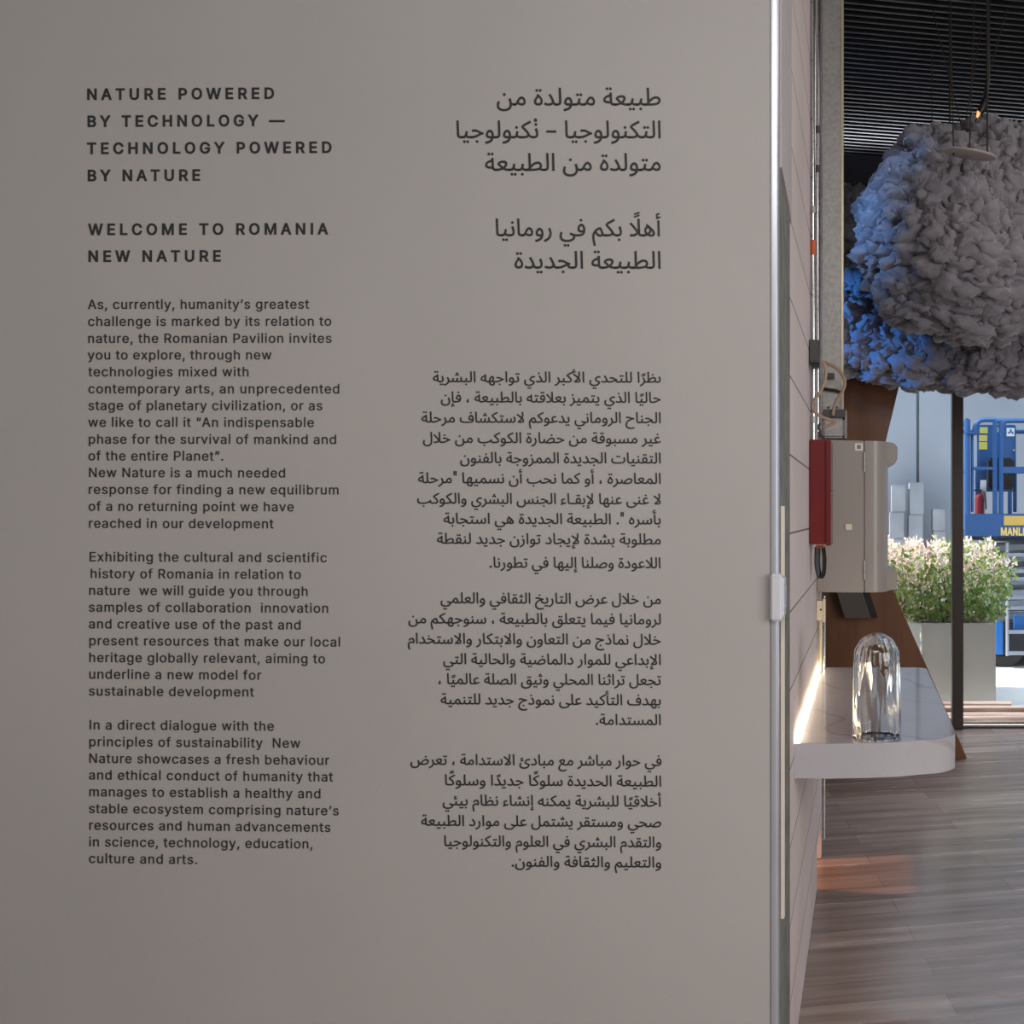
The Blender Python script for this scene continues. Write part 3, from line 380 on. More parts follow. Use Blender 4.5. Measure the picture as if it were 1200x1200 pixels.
65215: (535, [[287,-11,239,-10,199,-7,168,-2,142,5,123,13,109,24,100,37,94,53,107,57,92,33,75,16,58,6,39,0,0,-3,6,46,25,47,40,52,52,59,62,71,70,87,77,107,91,163,135,152,122,90,124,76,129,66,138,57,154,49,176,44,207,41,298,38,335,39,368,43,396,49,419,57,438,68,452,81,460,96,463,114,461,127,456,140,448,151,436,161,420,168,400,170,372,166,344,155,316,139,290,118,266,96,245,73,214,33,162,34,183,66,208,98,235,129,266,157,298,182,333,202,368,215,404,219,434,215,460,205,480,190,496,170,505,146,509,119,503,85,488,54,471,36,448,20,419,7,362,-6],[386,280,375,282,365,288,359,298,357,309,359,320,365,330,375,336,386,338,398,336,407,330,413,320,416,309,413,298,407,288,398,282]]),
65216: (563, [[563,-3,524,0,500,5,476,12,454,22,436,35,484,59,505,52,527,48,579,44,587,39,591,31,592,23,590,13,584,5,574,-1],[287,-11,239,-10,199,-7,168,-2,142,5,123,13,109,24,100,37,94,53,107,57,92,33,75,16,58,6,39,0,0,-3,6,46,25,47,40,52,52,59,62,71,70,87,77,107,91,163,135,152,122,90,124,76,129,66,138,57,154,49,176,44,207,41,298,38,335,39,368,43,396,49,419,57,438,68,452,81,460,96,463,114,461,127,456,140,448,151,436,161,420,168,400,170,372,166,344,155,316,139,290,118,266,96,245,73,214,33,162,34,183,66,208,98,235,129,266,157,298,182,333,202,368,215,404,219,434,215,460,205,480,190,496,170,505,146,509,119,503,85,488,54,471,36,448,20,419,7,362,-6],[386,280,375,282,365,288,359,298,357,309,359,320,365,330,375,336,386,338,398,336,407,330,413,320,416,309,413,298,407,288,398,282]]),
65219: (401, [[0,-3,6,46,178,47,219,50,253,56,281,63,302,74,317,86,326,101,329,119,327,130,322,141,314,152,302,162,286,168,266,170,238,166,210,155,182,139,156,118,132,96,111,73,80,33,28,34,49,66,74,98,102,129,132,157,164,182,199,202,234,215,270,219,300,215,326,205,346,190,362,170,371,146,375,119,370,91,354,63,338,45,315,31,285,18,258,11,228,5,155,-1],[56,56,44,423,92,423,104,97]]),
65220: (421, [[421,-3,382,0,358,5,335,12,312,22,294,35,343,59,364,52,386,48,438,44,445,39,449,31,451,23,448,13,442,5,433,-1],[0,-3,6,46,178,47,219,50,253,56,281,63,302,74,317,86,326,101,329,119,327,130,322,141,314,152,302,162,286,168,266,170,238,166,210,155,182,139,156,118,132,96,111,73,80,33,28,34,49,66,74,98,102,129,132,157,164,182,199,202,234,215,270,219,300,215,326,205,346,190,362,170,371,146,375,119,370,91,354,63,338,45,315,31,285,18,258,11,228,5,155,-1],[56,56,44,423,92,423,104,97]]),
65224: (421, [[421,-3,382,0,358,5,335,12,312,22,294,35,343,59,364,52,386,48,438,44,445,39,449,31,451,23,448,13,442,5,433,-1],[0,-3,6,46,178,47,219,50,253,56,281,63,302,74,317,86,326,101,329,119,327,130,322,141,314,152,302,162,286,168,266,170,238,166,210,155,182,139,156,118,132,96,111,73,80,33,28,34,49,66,74,98,102,129,132,157,164,182,199,202,234,215,270,219,300,215,326,205,346,190,362,170,371,146,375,119,370,91,354,63,338,45,315,31,285,18,258,11,228,5,155,-1],[56,56,44,423,92,423,104,97],[241,280,229,282,220,288,213,298,211,309,213,320,220,330,229,336,241,338,252,336,261,330,268,320,270,309,268,298,261,288,252,282]]),
65226: (315, [[176,-234,149,-232,120,-229,91,-221,64,-210,41,-193,22,-170,10,-142,6,-106,10,-68,21,-35,38,-7,60,17,85,39,111,59,183,109,201,125,212,142,216,161,215,169,211,177,204,184,195,190,182,194,165,196,136,192,106,182,82,168,112,143,140,116,172,83,202,68,233,56,271,48,321,46,331,44,339,39,343,31,344,23,342,13,336,5,327,-1,315,-3,270,-1,233,5,203,14,178,25,135,55,113,81,86,107,55,132,47,143,41,159,39,171,42,181,50,193,64,205,81,217,101,227,124,236,149,242,174,244,200,241,222,234,239,223,257,200,263,174,259,146,247,120,230,98,209,77,108,1,87,-20,70,-43,58,-68,55,-98,58,-123,68,-142,82,-157,100,-169,120,-176,140,-181,176,-185,218,-182,263,-172,311,-156,326,-194,284,-214,258,-222,231,-228,203,-232]]),
65227: (298, [[0,-3,6,46,107,49,82,67,68,82,57,100,49,122,46,147,50,179,62,206,81,229,105,246,135,257,168,260,197,258,227,251,217,205,192,210,168,212,148,210,130,204,116,194,104,181,97,166,95,147,96,132,101,119,109,107,119,96,142,79,168,69,191,66,264,95,280,52,199,23,156,12,110,4,58,-1]]),
65228: (309, [[0,-3,6,46,40,47,73,52,103,60,131,71,155,83,176,98,193,113,205,129,213,145,216,161,214,169,210,177,203,184,192,190,177,194,158,196,129,192,99,182,75,168,105,143,133,116,165,83,196,66,233,54,273,48,315,46,326,44,333,39,337,31,338,23,336,13,330,5,321,-1,309,-3,276,-1,242,3,209,11,178,22,151,37,128,55,106,81,79,107,47,132,40,143,34,159,32,171,35,181,43,193,56,205,74,217,94,227,117,236,142,242,167,244,198,241,222,234,240,222,253,208,260,192,263,174,259,148,250,122,234,97,212,74,186,53,155,34,121,19,83,7,43,-1]]),
65231: (298, [[0,-3,6,46,107,49,82,67,68,82,57,100,49,122,46,147,50,179,62,206,81,229,105,246,135,257,168,260,197,258,227,251,217,205,192,210,168,212,148,210,130,204,116,194,104,181,97,166,95,147,96,132,101,119,109,107,119,96,142,79,168,69,191,66,264,95,280,52,199,23,156,12,110,4,58,-1],[157,321,146,323,136,330,130,339,127,350,130,361,136,371,146,378,157,380,168,378,178,371,184,361,186,350,184,339,178,330,168,323]]),
65233: (583, [[231,-12,247,36,391,37,448,41,469,45,482,50,496,65,504,86,508,115,510,155,506,190,502,206,496,220,488,232,479,241,468,246,456,248,443,246,432,238,422,226,415,212,410,196,408,180,410,168,413,158,420,150,430,144,444,141,461,139,496,143,526,152,528,111,507,100,482,94,456,92,428,95,405,101,386,111,373,126,364,144,362,168,363,190,369,213,377,235,389,255,403,272,420,285,440,294,461,297,490,292,514,276,533,252,546,222,553,188,556,151,552,96,548,73,541,52,531,33,518,18,503,8,479,0,448,-5,411,-9,325,-12],[231,-12,182,-11,138,-6,102,3,72,15,48,32,31,52,21,78,18,108,20,138,26,170,34,201,79,190,68,144,66,122,70,94,82,72,104,56,137,45,184,38,247,36,258,7],[450,358,438,360,429,367,422,376,420,387,422,398,429,408,438,414,450,417,461,414,470,408,477,398,479,387,477,376,470,367,461,360]]),
65235: (265, [[0,-3,6,46,76,47,110,49,137,55,156,64,170,74,180,88,187,105,191,127,192,155,190,179,186,201,178,220,167,235,154,245,139,248,126,246,114,238,104,226,97,212,92,196,91,180,92,168,96,158,102,150,113,144,126,141,143,139,178,143,208,152,210,111,189,100,164,94,138,92,110,95,87,102,68,114,55,129,47,147,44,168,46,190,51,213,60,235,71,255,86,272,103,285,122,294,143,297,173,292,197,276,215,252,228,222,236,188,238,151,235,110,223,75,203,46,173,23,158,15,140,10,98,2,50,-2],[132,358,121,360,111,367,105,376,103,387,105,398,111,408,121,414,132,417,143,414,153,408,159,398,161,387,159,376,153,367,143,360]]),
65236: (293, [[0,-3,6,46,97,50,123,56,143,63,161,73,177,85,189,99,198,116,200,135,199,148,194,163,186,176,176,187,164,195,150,197,136,195,124,188,113,177,104,163,98,148,97,132,99,114,106,98,117,84,130,72,159,55,103,39,80,58,68,73,58,90,50,110,48,133,50,156,57,178,67,197,80,213,95,227,113,237,132,244,152,246,179,242,203,230,222,212,237,189,246,164,249,138,247,114,239,92,228,73,214,56,196,41,176,28,153,18,130,10,100,4,68,0],[293,-3,232,1,172,11,126,25,167,55,299,46,310,44,317,39,322,31,323,23,321,13,315,5,305,-1],[146,307,135,309,125,316,119,325,117,336,119,347,125,357,135,364,146,366,157,364,167,357,173,347,175,336,173,325,167,316,157,309]]),
65238: (479, [[193,-161,159,-159,126,-153,97,-143,70,-128,48,-109,32,-85,21,-55,18,-21,20,4,29,44,38,68,52,95,95,75,80,41,71,13,69,-12,73,-45,87,-71,109,-89,137,-102,170,-109,206,-111,257,-107,280,-102,300,-95,318,-87,334,-77,348,-66,359,-54,368,-40,374,-26,383,13,385,46,384,76,378,102,370,122,359,136,346,145,332,148,323,147,314,143,299,127,288,106,285,81,286,71,289,63,295,57,303,52,327,47,360,46,485,46,496,44,503,39,507,31,509,23,507,13,500,5,491,-1,479,-3,337,-3,299,1,283,7,268,14,255,24,246,37,240,53,237,72,239,94,244,116,253,137,265,156,280,172,297,185,316,193,337,196,363,192,386,180,406,158,421,128,431,88,434,37,428,-7,420,-34,410,-60,393,-86,373,-107,350,-124,323,-138,294,-149,263,-156,229,-160],[379,257,367,259,358,266,351,275,349,286,351,297,358,307,367,314,379,316,390,314,399,307,406,297,408,286,406,275,399,266,390,259],[298,257,286,259,277,266,270,275,268,286,270,297,277,307,286,314,298,316,309,314,318,307,324,297,327,286,324,275,318,266,309,259]]),
65239: (265, [[0,-3,6,46,76,47,110,49,137,55,156,64,170,74,180,88,187,105,191,127,192,155,190,179,186,201,178,220,167,235,154,245,139,248,126,246,114,238,104,226,97,212,92,196,91,180,92,168,96,158,102,150,113,144,126,141,143,139,178,143,208,152,210,111,189,100,164,94,138,92,110,95,87,102,68,114,55,129,47,147,44,168,46,190,51,213,60,235,71,255,86,272,103,285,122,294,143,297,173,292,197,276,215,252,228,222,236,188,238,151,235,110,223,75,203,46,173,23,158,15,140,10,98,2,50,-2],[174,358,162,360,153,367,146,376,144,387,146,398,153,408,162,414,174,417,185,414,194,408,201,398,203,387,201,376,194,367,185,360],[92,358,81,360,71,367,65,376,63,387,65,398,71,408,81,414,92,417,104,414,113,408,119,398,122,387,119,376,113,367,104,360]]),
65240: (293, [[0,-3,6,46,97,50,123,56,143,63,161,73,177,85,189,99,198,116,200,135,199,148,194,163,186,176,176,187,164,195,150,197,136,195,124,188,113,177,104,163,98,148,97,132,99,114,106,98,117,84,130,72,159,55,103,39,80,58,68,73,58,90,50,110,48,133,50,156,57,178,67,197,80,213,95,227,113,237,132,244,152,246,179,242,203,230,222,212,237,189,246,164,249,138,247,114,239,92,228,73,214,56,196,41,176,28,153,18,130,10,100,4,68,0],[293,-3,232,1,172,11,126,25,167,55,299,46,310,44,317,39,322,31,323,23,321,13,315,5,305,-1],[188,307,176,309,167,316,160,325,158,336,160,347,167,357,176,364,188,366,199,364,208,357,215,347,217,336,215,325,208,316,199,309],[107,307,95,309,86,316,79,325,77,336,79,347,86,357,95,364,107,366,118,364,127,357,134,347,136,336,134,325,127,316,118,309]]),
65243: (244, [[0,-3,6,46,93,47,117,49,135,54,147,60,155,66,160,73,164,88,161,104,153,122,137,145,111,174,78,205,25,248,19,255,17,260,18,277,22,293,29,304,60,329,103,355,230,419,250,375,171,337,117,309,79,286,45,263,54,285,120,229,146,204,168,179,186,156,198,132,206,109,208,85,203,57,196,42,183,28,164,15,137,6,101,-1,54,-3]]),
65244: (301, [[0,-3,6,46,94,47,124,51,144,57,156,65,161,74,163,84,160,99,152,115,125,150,90,186,27,245,19,254,17,260,18,277,22,293,29,304,62,330,110,359,230,419,250,375,138,320,88,292,46,264,49,284,100,241,145,198,184,152,202,125,219,97,232,77,248,63,264,54,281,49,318,44,325,39,329,31,331,23,329,13,322,5,313,-1,301,-3,263,2,242,10,221,22,202,41,187,67,205,60,195,45,184,32,171,22,155,13,135,6,111,1,83,-2]]),
65245: (412, [[18,-1,20,30,29,65,43,104,85,88,75,56,68,28,66,4,70,-23,82,-46,100,-64,123,-78,152,-86,186,-89,225,-86,257,-76,282,-61,301,-39,314,-10,322,26,325,69,325,119,314,423,363,423,373,107,373,68,370,31,364,-4,353,-36,338,-65,319,-90,294,-110,264,-125,227,-134,184,-138,153,-135,123,-129,95,-119,69,-104,48,-85,32,-62,21,-34]]),
65246: (433, [[18,-1,20,30,29,65,43,104,85,88,75,56,68,28,66,4,70,-24,82,-47,101,-66,124,-79,151,-86,180,-89,216,-87,246,-80,270,-68,298,-45,316,-15,325,21,327,59,314,423,363,423,373,123,376,96,383,76,393,61,406,52,422,47,449,44,457,39,461,31,462,23,460,13,454,5,445,-1,433,-3,416,-2,401,2,389,8,380,15,367,33,360,55,376,38,372,7,363,-25,349,-54,330,-81,303,-104,269,-122,227,-134,177,-138,146,-135,117,-128,90,-117,66,-101,46,-82,31,-58,21,-31]]),
65247: (154, [[0,-3,5,46,34,47,53,52,64,61,68,75,69,122,58,423,106,423,118,127,118,97,116,71,110,49,100,30,85,16,64,5,36,-1]]),
65248: (178, [[0,-3,5,46,34,47,53,52,64,61,68,75,69,122,59,423,108,423,118,123,121,96,128,76,138,61,151,52,167,47,195,44,202,39,206,31,207,23,205,13,199,5,190,-1,178,-3,155,-1,137,5,122,14,111,26,104,39,99,53,111,52,104,35,92,22,77,11,56,3,31,-1]]),
65249: (287, [[44,-233,26,-156,15,-88,12,-36,15,-3,25,24,40,45,60,61,83,73,109,79,136,83,164,83,192,80,219,75,219,95,217,114,212,132,204,147,195,160,183,170,169,176,153,178,139,177,125,172,112,164,100,152,78,119,41,139,58,168,76,190,95,207,115,218,136,224,156,226,184,223,207,214,225,199,240,180,250,159,258,137,262,114,263,92,260,62,251,36,241,17,181,31,155,34,131,33,111,30,93,24,79,14,69,0,63,-17,60,-39,64,-91,74,-155,90,-221]]),
65250: (333, [[46,-233,24,-144,11,-66,6,-15,9,27,20,65,36,99,57,129,80,154,106,176,131,193,156,205,179,212,198,215,212,213,224,208,235,198,246,183,257,159,279,97,290,76,300,61,312,52,325,47,350,44,357,39,361,31,363,23,361,13,354,5,345,-1,333,-3,312,-1,294,5,279,15,266,28,279,39,271,23,261,11,250,1,237,-5,223,-9,209,-11,191,-9,173,-4,155,3,137,14,120,27,103,44,89,63,76,84,82,83,68,59,60,33,56,7,55,-15,58,-57,67,-112,92,-222],[213,38,223,39,231,42,237,47,240,55,241,64,238,75,225,113,214,140,202,156,196,160,190,162,173,159,153,150,130,135,109,114,110,119,124,94,141,74,160,58,179,47,197,40]]),
65251: (311, [[0,-3,6,46,21,47,34,53,45,62,56,76,96,154,113,178,130,195,147,205,164,210,180,212,200,210,218,202,234,190,248,174,259,156,268,137,274,116,276,96,273,64,263,39,249,21,231,9,212,2,191,0,170,2,144,7,112,20,72,43,95,81,122,65,147,55,169,50,186,49,202,50,213,54,222,60,228,68,232,78,233,90,231,107,225,124,215,140,204,152,191,161,177,164,166,162,156,158,146,149,135,136,97,61,84,39,71,23,58,11,45,4,31,0]]),
65252: (343, [[0,-3,6,46,21,47,32,53,42,62,51,76,89,147,103,167,118,184,132,196,145,205,158,210,181,215,200,212,216,206,231,194,245,177,259,153,286,92,298,72,309,59,321,51,334,47,359,44,367,39,371,31,372,23,370,13,364,5,354,-1,343,-3,320,-1,300,5,283,15,268,29,276,41,269,25,259,12,247,1,234,-6,220,-10,205,-11,185,-9,165,-3,145,7,126,21,108,37,92,57,77,33,63,17,49,6,34,1],[115,102,137,73,160,52,183,41,205,37,223,40,235,52,240,69,234,93,223,120,211,144,196,161,187,166,178,167,169,166,159,161,149,153,138,141]]),
65253: (406, [[18,-1,20,30,29,65,43,104,85,88,75,56,68,28,66,4,70,-25,82,-47,101,-65,126,-78,156,-85,189,-88,226,-85,256,-77,280,-65,299,-49,312,-30,322,-10,327,11,328,32,326,57,320,87,308,122,288,166,333,189,354,141,370,91,375,65,376,39,375,15,371,-9,363,-33,352,-56,337,-78,317,-97,293,-113,264,-126,229,-134,189,-136,155,-134,123,-128,94,-118,68,-104,47,-85,31,-62,21,-34],[197,236,185,238,176,245,169,254,167,265,169,276,176,286,185,292,197,295,208,292,217,286,224,276,226,265,224,254,217,245,208,238]]),
65254: (433, [[18,-1,19,22,24,47,31,74,43,104,85,88,71,42,66,4,70,-26,83,-49,102,-67,127,-79,156,-87,187,-89,224,-87,255,-80,279,-70,298,-57,312,-41,321,-23,326,-4,328,15,324,65,314,110,301,155,349,168,368,95,376,76,385,63,397,54,410,49,449,44,457,39,461,31,462,23,460,13,454,5,445,-1,433,-3,410,-1,391,6,376,15,365,27,358,41,353,55,378,24,374,-6,366,-35,353,-62,335,-87,310,-108,277,-124,236,-134,186,-138,153,-135,122,-129,93,-119,68,-104,47,-85,31,-61,21,-33],[197,236,185,238,176,245,169,254,167,265,169,276,176,286,185,292,197,295,208,292,217,286,224,276,226,265,224,254,217,245,208,238]]),
65255: (159, [[0,-3,6,46,52,49,67,55,77,64,83,77,85,97,80,132,68,175,51,221,99,239,114,196,125,148,130,106,129,84,125,64,118,48,110,33,98,22,84,13,67,6,47,1],[76,301,64,303,55,309,48,319,46,330,48,341,55,350,64,357,76,359,87,357,96,350,103,341,105,330,103,319,96,309,87,303]]),
65256: (203, [[0,-3,6,46,28,47,45,50,58,57,67,67,74,83,79,104,92,168,139,159,128,109,126,87,128,76,132,66,140,57,155,51,177,47,209,46,220,44,227,39,232,31,233,23,231,13,225,5,215,-1,203,-3,169,-1,143,4,124,12,111,25,102,40,97,59,115,57,105,40,95,27,83,16,71,8,56,3,40,-1],[92,229,81,231,71,237,65,247,63,258,65,269,71,279,81,285,92,287,104,285,113,279,119,269,122,258,119,247,113,237,104,231]]),
65257: (240, [[120,0,92,3,68,10,47,23,31,41,21,64,18,94,23,122,37,157,64,197,106,238,117,206,76,242,107,279,137,254,164,227,188,198,206,168,218,135,222,101,218,71,211,54,202,37,188,22,170,10,147,3],[120,49,138,50,153,55,165,64,173,75,178,88,180,104,179,119,175,135,168,152,155,170,136,191,109,214,135,215,115,196,97,175,83,154,73,134,67,115,65,98,69,77,80,61,98,52]]),
65258: (288, [[288,-3,258,-1,231,6,209,19,192,38,181,64,176,100,167,306,215,306,224,110,227,86,234,68,244,57,258,50,274,47,305,44,312,39,316,31,318,23,316,13,309,5,300,-1],[199,62,165,54,133,52,102,54,75,61,51,73,33,89,22,109,18,132,21,156,31,179,46,200,66,218,90,234,117,247,147,257,180,263,188,213,160,210,135,205,114,197,97,187,83,176,73,164,67,152,65,140,67,128,74,119,85,111,98,106,131,100,165,102,194,108]]),
65259: (340, [[228,-5,204,-3,178,2,153,10,130,21,107,35,87,52,71,71,58,92,50,116,47,141,50,167,58,190,71,211,89,227,111,237,137,241,162,237,183,226,199,210,212,189,220,165,222,141,217,109,203,80,180,55,151,34,117,18,79,7,40,-1,0,-3,6,46,36,47,63,50,87,55,107,62,131,74,150,88,163,103,172,119,177,134,178,148,177,160,173,172,167,183,159,191,149,197,137,199,125,197,114,191,104,183,97,172,93,160,91,147,94,124,104,103,119,85,137,70,158,58,181,49,204,44,226,42,243,44,255,49,263,58,265,72,263,83,254,105,243,121,227,140,204,163,174,191,134,222,85,259,113,296,207,223,240,193,265,167,284,146,297,127,306,110,311,96,314,71,311,52,305,34,294,18,278,6,256,-2]]),
65260: (301, [[182,-129,146,-124,114,-111,87,-90,66,-60,53,-21,49,27,51,73,60,116,73,153,90,185,109,211,131,231,153,243,175,247,194,244,210,235,224,222,235,204,241,182,244,156,242,131,236,106,225,82,207,61,182,43,147,30,186,63,224,54,263,48,317,44,325,39,329,31,330,23,328,13,322,5,312,-1,301,-3,266,-1,229,3,194,9,246,11,259,-5,266,-23,270,-42,269,-61,265,-79,256,-95,243,-109,226,-119,206,-126],[0,-3,6,46,55,46,57,2,29,-1],[183,-80,204,-76,214,-71,221,-63,227,-52,228,-39,226,-24,221,-12,211,-1,195,8,173,14,143,16,91,9,91,49,132,58,150,66,165,76,178,89,187,106,193,126,195,151,193,171,186,190,179,196,171,198,161,195,150,186,137,172,125,153,114,130,105,102,99,72,97,38,99,3,105,-24,115,-45,127,-60,141,-70,156,-76]]),
65261: (265, [[34,-136,24,-88,58,-82,89,-74,117,-64,141,-50,160,-31,174,-8,183,22,186,57,183,93,178,109,172,123,164,134,155,143,145,149,133,151,120,149,108,141,98,129,91,114,86,98,85,82,86,71,90,61,97,53,107,47,120,43,138,42,172,46,202,55,205,14,189,5,171,-1,132,-5,111,-4,92,0,76,6,63,14,52,24,44,37,39,53,38,71,40,93,45,116,54,138,65,158,80,175,97,188,116,197,138,200,160,197,179,188,195,173,209,155,219,133,226,108,231,81,232,54,230,19,222,-13,210,-41,193,-66,171,-87,144,-105,94,-125]]),
65262: (280, [[34,-136,24,-88,58,-82,89,-74,117,-64,141,-50,160,-31,174,-8,183,22,186,57,182,94,171,124,160,139,148,148,133,151,121,149,110,142,100,131,92,116,87,99,85,81,87,72,90,64,96,58,104,53,127,47,161,46,286,46,296,44,304,39,308,31,309,23,307,13,301,5,292,-1,280,-3,138,-3,112,-1,89,5,68,15,52,29,41,48,38,72,40,96,46,119,55,141,67,160,81,177,98,189,117,197,138,200,163,196,186,184,205,164,220,135,229,99,232,54,230,19,222,-13,210,-41,193,-66,171,-87,144,-105,94,-125]]),
65264: (436, [[18,-1,20,30,29,65,43,104,85,88,75,56,68,28,66,4,69,-19,77,-39,90,-55,108,-68,129,-77,153,-84,179,-88,206,-90,240,-88,271,-84,299,-76,323,-67,344,-55,359,-42,369,-27,372,-12,371,-4,366,2,349,15,320,26,282,38,293,87,348,67,389,55,420,48,453,44,460,39,465,31,466,23,464,13,458,5,448,-1,414,-3,417,-20,413,-42,402,-63,383,-83,357,-100,325,-116,287,-127,243,-135,193,-138,148,-134,106,-122,70,-104,42,-77,29,-55,20,-30]]),
65265: (451, [[18,-1,20,30,29,65,43,104,85,88,75,56,68,28,66,4,69,-18,76,-37,88,-53,104,-66,123,-76,145,-83,170,-87,196,-89,236,-87,271,-80,300,-69,324,-56,343,-42,356,-27,364,-12,366,1,364,8,356,15,330,28,296,41,263,57,248,67,237,80,229,94,226,111,229,136,239,160,253,183,272,204,294,222,319,236,345,245,373,248,396,247,416,242,441,229,421,187,399,196,373,200,356,198,338,193,321,184,306,174,293,161,283,148,276,133,274,119,276,110,284,101,311,85,382,55,397,46,409,35,416,23,419,8,415,-15,404,-39,386,-64,360,-87,328,-107,290,-123,245,-134,193,-138,157,-135,124,-129,94,-119,68,-104,47,-85,31,-61,21,-33],[254,-250,242,-247,233,-241,226,-232,224,-221,226,-209,233,-200,242,-193,254,-191,265,-193,274,-200,281,-209,283,-221,281,-232,274,-241,265,-247],[172,-250,161,-247,151,-241,145,-232,143,-221,145,-209,151,-200,161,-193,172,-191,184,-193,193,-200,199,-209,202,-221,199,-232,193,-241,184,-247]]),
65266: (436, [[18,-1,20,30,29,65,43,104,85,88,75,56,68,28,66,4,69,-19,77,-39,90,-55,108,-68,129,-77,153,-84,179,-88,206,-90,240,-88,271,-84,299,-76,323,-67,344,-55,359,-42,369,-27,372,-12,371,-4,366,2,349,15,320,26,282,38,293,87,348,67,389,55,420,48,453,44,460,39,465,31,466,23,464,13,458,5,448,-1,414,-3,417,-20,413,-42,402,-63,383,-83,357,-100,325,-116,287,-127,243,-135,193,-138,148,-134,106,-122,70,-104,42,-77,29,-55,20,-30],[236,-250,224,-247,215,-241,208,-232,206,-221,208,-209,215,-200,224,-193,236,-191,247,-193,256,-200,263,-209,265,-221,263,-232,256,-241,247,-247],[155,-250,143,-247,134,-241,127,-232,125,-221,127,-209,134,-200,143,-193,155,-191,166,-193,175,-200,182,-209,184,-221,182,-232,175,-241,166,-247]]),
65267: (177, [[0,-3,6,46,60,48,77,53,88,62,95,76,97,97,92,132,79,175,63,221,111,239,125,196,137,148,142,106,140,79,134,56,123,37,108,22,89,11,64,3,35,-1],[110,-115,98,-113,89,-106,82,-97,80,-86,82,-75,89,-65,98,-59,110,-56,121,-59,130,-65,137,-75,139,-86,137,-97,130,-106,121,-113],[28,-115,17,-113,7,-106,1,-97,-1,-86,1,-75,7,-65,17,-59,28,-56,39,-59,49,-65,55,-75,57,-86,55,-97,49,-106,39,-113]]),
65268: (221, [[0,-3,6,46,32,47,52,50,67,57,77,67,85,83,91,104,104,168,151,159,140,109,138,87,139,71,142,63,148,57,159,53,174,49,238,44,245,39,249,31,251,23,249,13,242,5,233,-1,221,-3,189,-2,164,1,145,6,131,12,122,21,116,32,109,59,127,57,117,40,106,27,95,16,81,8,66,3,47,-1],[149,-115,138,-113,128,-106,122,-97,120,-86,122,-75,128,-65,138,-59,149,-56,160,-59,170,-65,176,-75,178,-86,176,-97,170,-106,160,-113],[68,-115,57,-113,47,-106,41,-97,39,-86,41,-75,47,-65,57,-59,68,-56,79,-59,89,-65,95,-75,97,-86,95,-97,89,-106,79,-113]]),
65271: (345, [[233,318,231,349,222,417,273,423,282,322,278,267,273,240,266,214,256,189,237,151,218,124,196,98,169,72,139,49,213,49,231,50,244,54,253,59,259,67,263,85,258,103,243,125,220,150,190,178,114,240,24,306,52,346,148,273,220,213,247,187,269,163,286,141,297,120,304,100,306,80,302,53,296,40,287,27,273,16,256,7,233,2,205,0,68,0,68,48,123,91,165,133,196,176,217,220,229,267],[15,377,8,409,55,420,52,408,37,415,22,428,12,444,8,463,10,479,17,493,27,503,39,511,54,515,69,517,83,516,97,512,92,483,69,486,57,485,48,480,42,474,40,465,42,453,48,443,57,435,67,429,84,424,59,422,114,439,124,409]]),
65273: (345, [[233,318,231,349,222,417,273,423,282,322,278,267,273,240,266,214,256,189,237,151,218,124,196,98,169,72,139,49,213,49,231,50,244,54,253,59,259,67,263,85,258,103,243,125,220,150,190,178,114,240,24,306,52,346,148,273,220,213,247,187,269,163,286,141,297,120,304,100,306,80,302,53,296,40,287,27,273,16,256,7,233,2,205,0,68,0,68,48,123,91,165,133,196,176,217,220,229,267],[57,-180,50,-148,97,-136,94,-149,79,-141,64,-129,54,-112,50,-94,53,-77,59,-64,69,-53,82,-46,96,-41,111,-40,125,-41,139,-44,135,-74,111,-71,99,-72,90,-76,84,-83,82,-92,84,-103,90,-113,99,-121,109,-127,126,-132,101,-135,156,-117,166,-148]]),
65275: (345, [[233,318,231,349,222,417,273,423,282,322,278,267,273,240,266,214,256,189,237,151,218,124,196,98,169,72,139,49,213,49,231,50,244,54,253,59,259,67,263,85,258,103,243,125,220,150,190,178,114,240,24,306,52,346,148,273,220,213,247,187,269,163,286,141,297,120,304,100,306,80,302,53,296,40,287,27,273,16,256,7,233,2,205,0,68,0,68,48,123,91,165,133,196,176,217,220,229,267]]),
65276: (355, [[355,-3,323,-1,297,3,276,11,261,21,250,35,243,53,239,74,237,99,225,423,274,423,286,118,288,92,291,73,299,60,311,52,332,47,372,44,379,39,383,31,385,23,383,13,376,5,367,-1],[84,-3,52,0,29,4,36,50,75,47,113,49,146,55,176,69,200,90,218,120,230,160,234,210,262,139,253,104,241,76,225,53,208,35,188,21,168,11,146,4,125,0],[213,78,186,121,145,175,90,235,24,299,56,333,125,263,179,202,219,151,247,109]]),
}


def load_glyphs(table):
    return {chr(k): (adv, [list(zip(c[0::2], c[1::2])) for c in cs]) for k, (adv, cs) in table.items()}


LATIN = load_glyphs(LATIN_OUTLINES)
ARABIC = load_glyphs(ARABIC_OUTLINES)
ARABIC['-'] = (300, [[(30, 135), (30, 182), (270, 182), (270, 135)]])
ARABIC['"'] = (190, [[(50, 300), (40, 470), (88, 470), (78, 300)], [(120, 300), (110, 470), (158, 470), (148, 300)]])
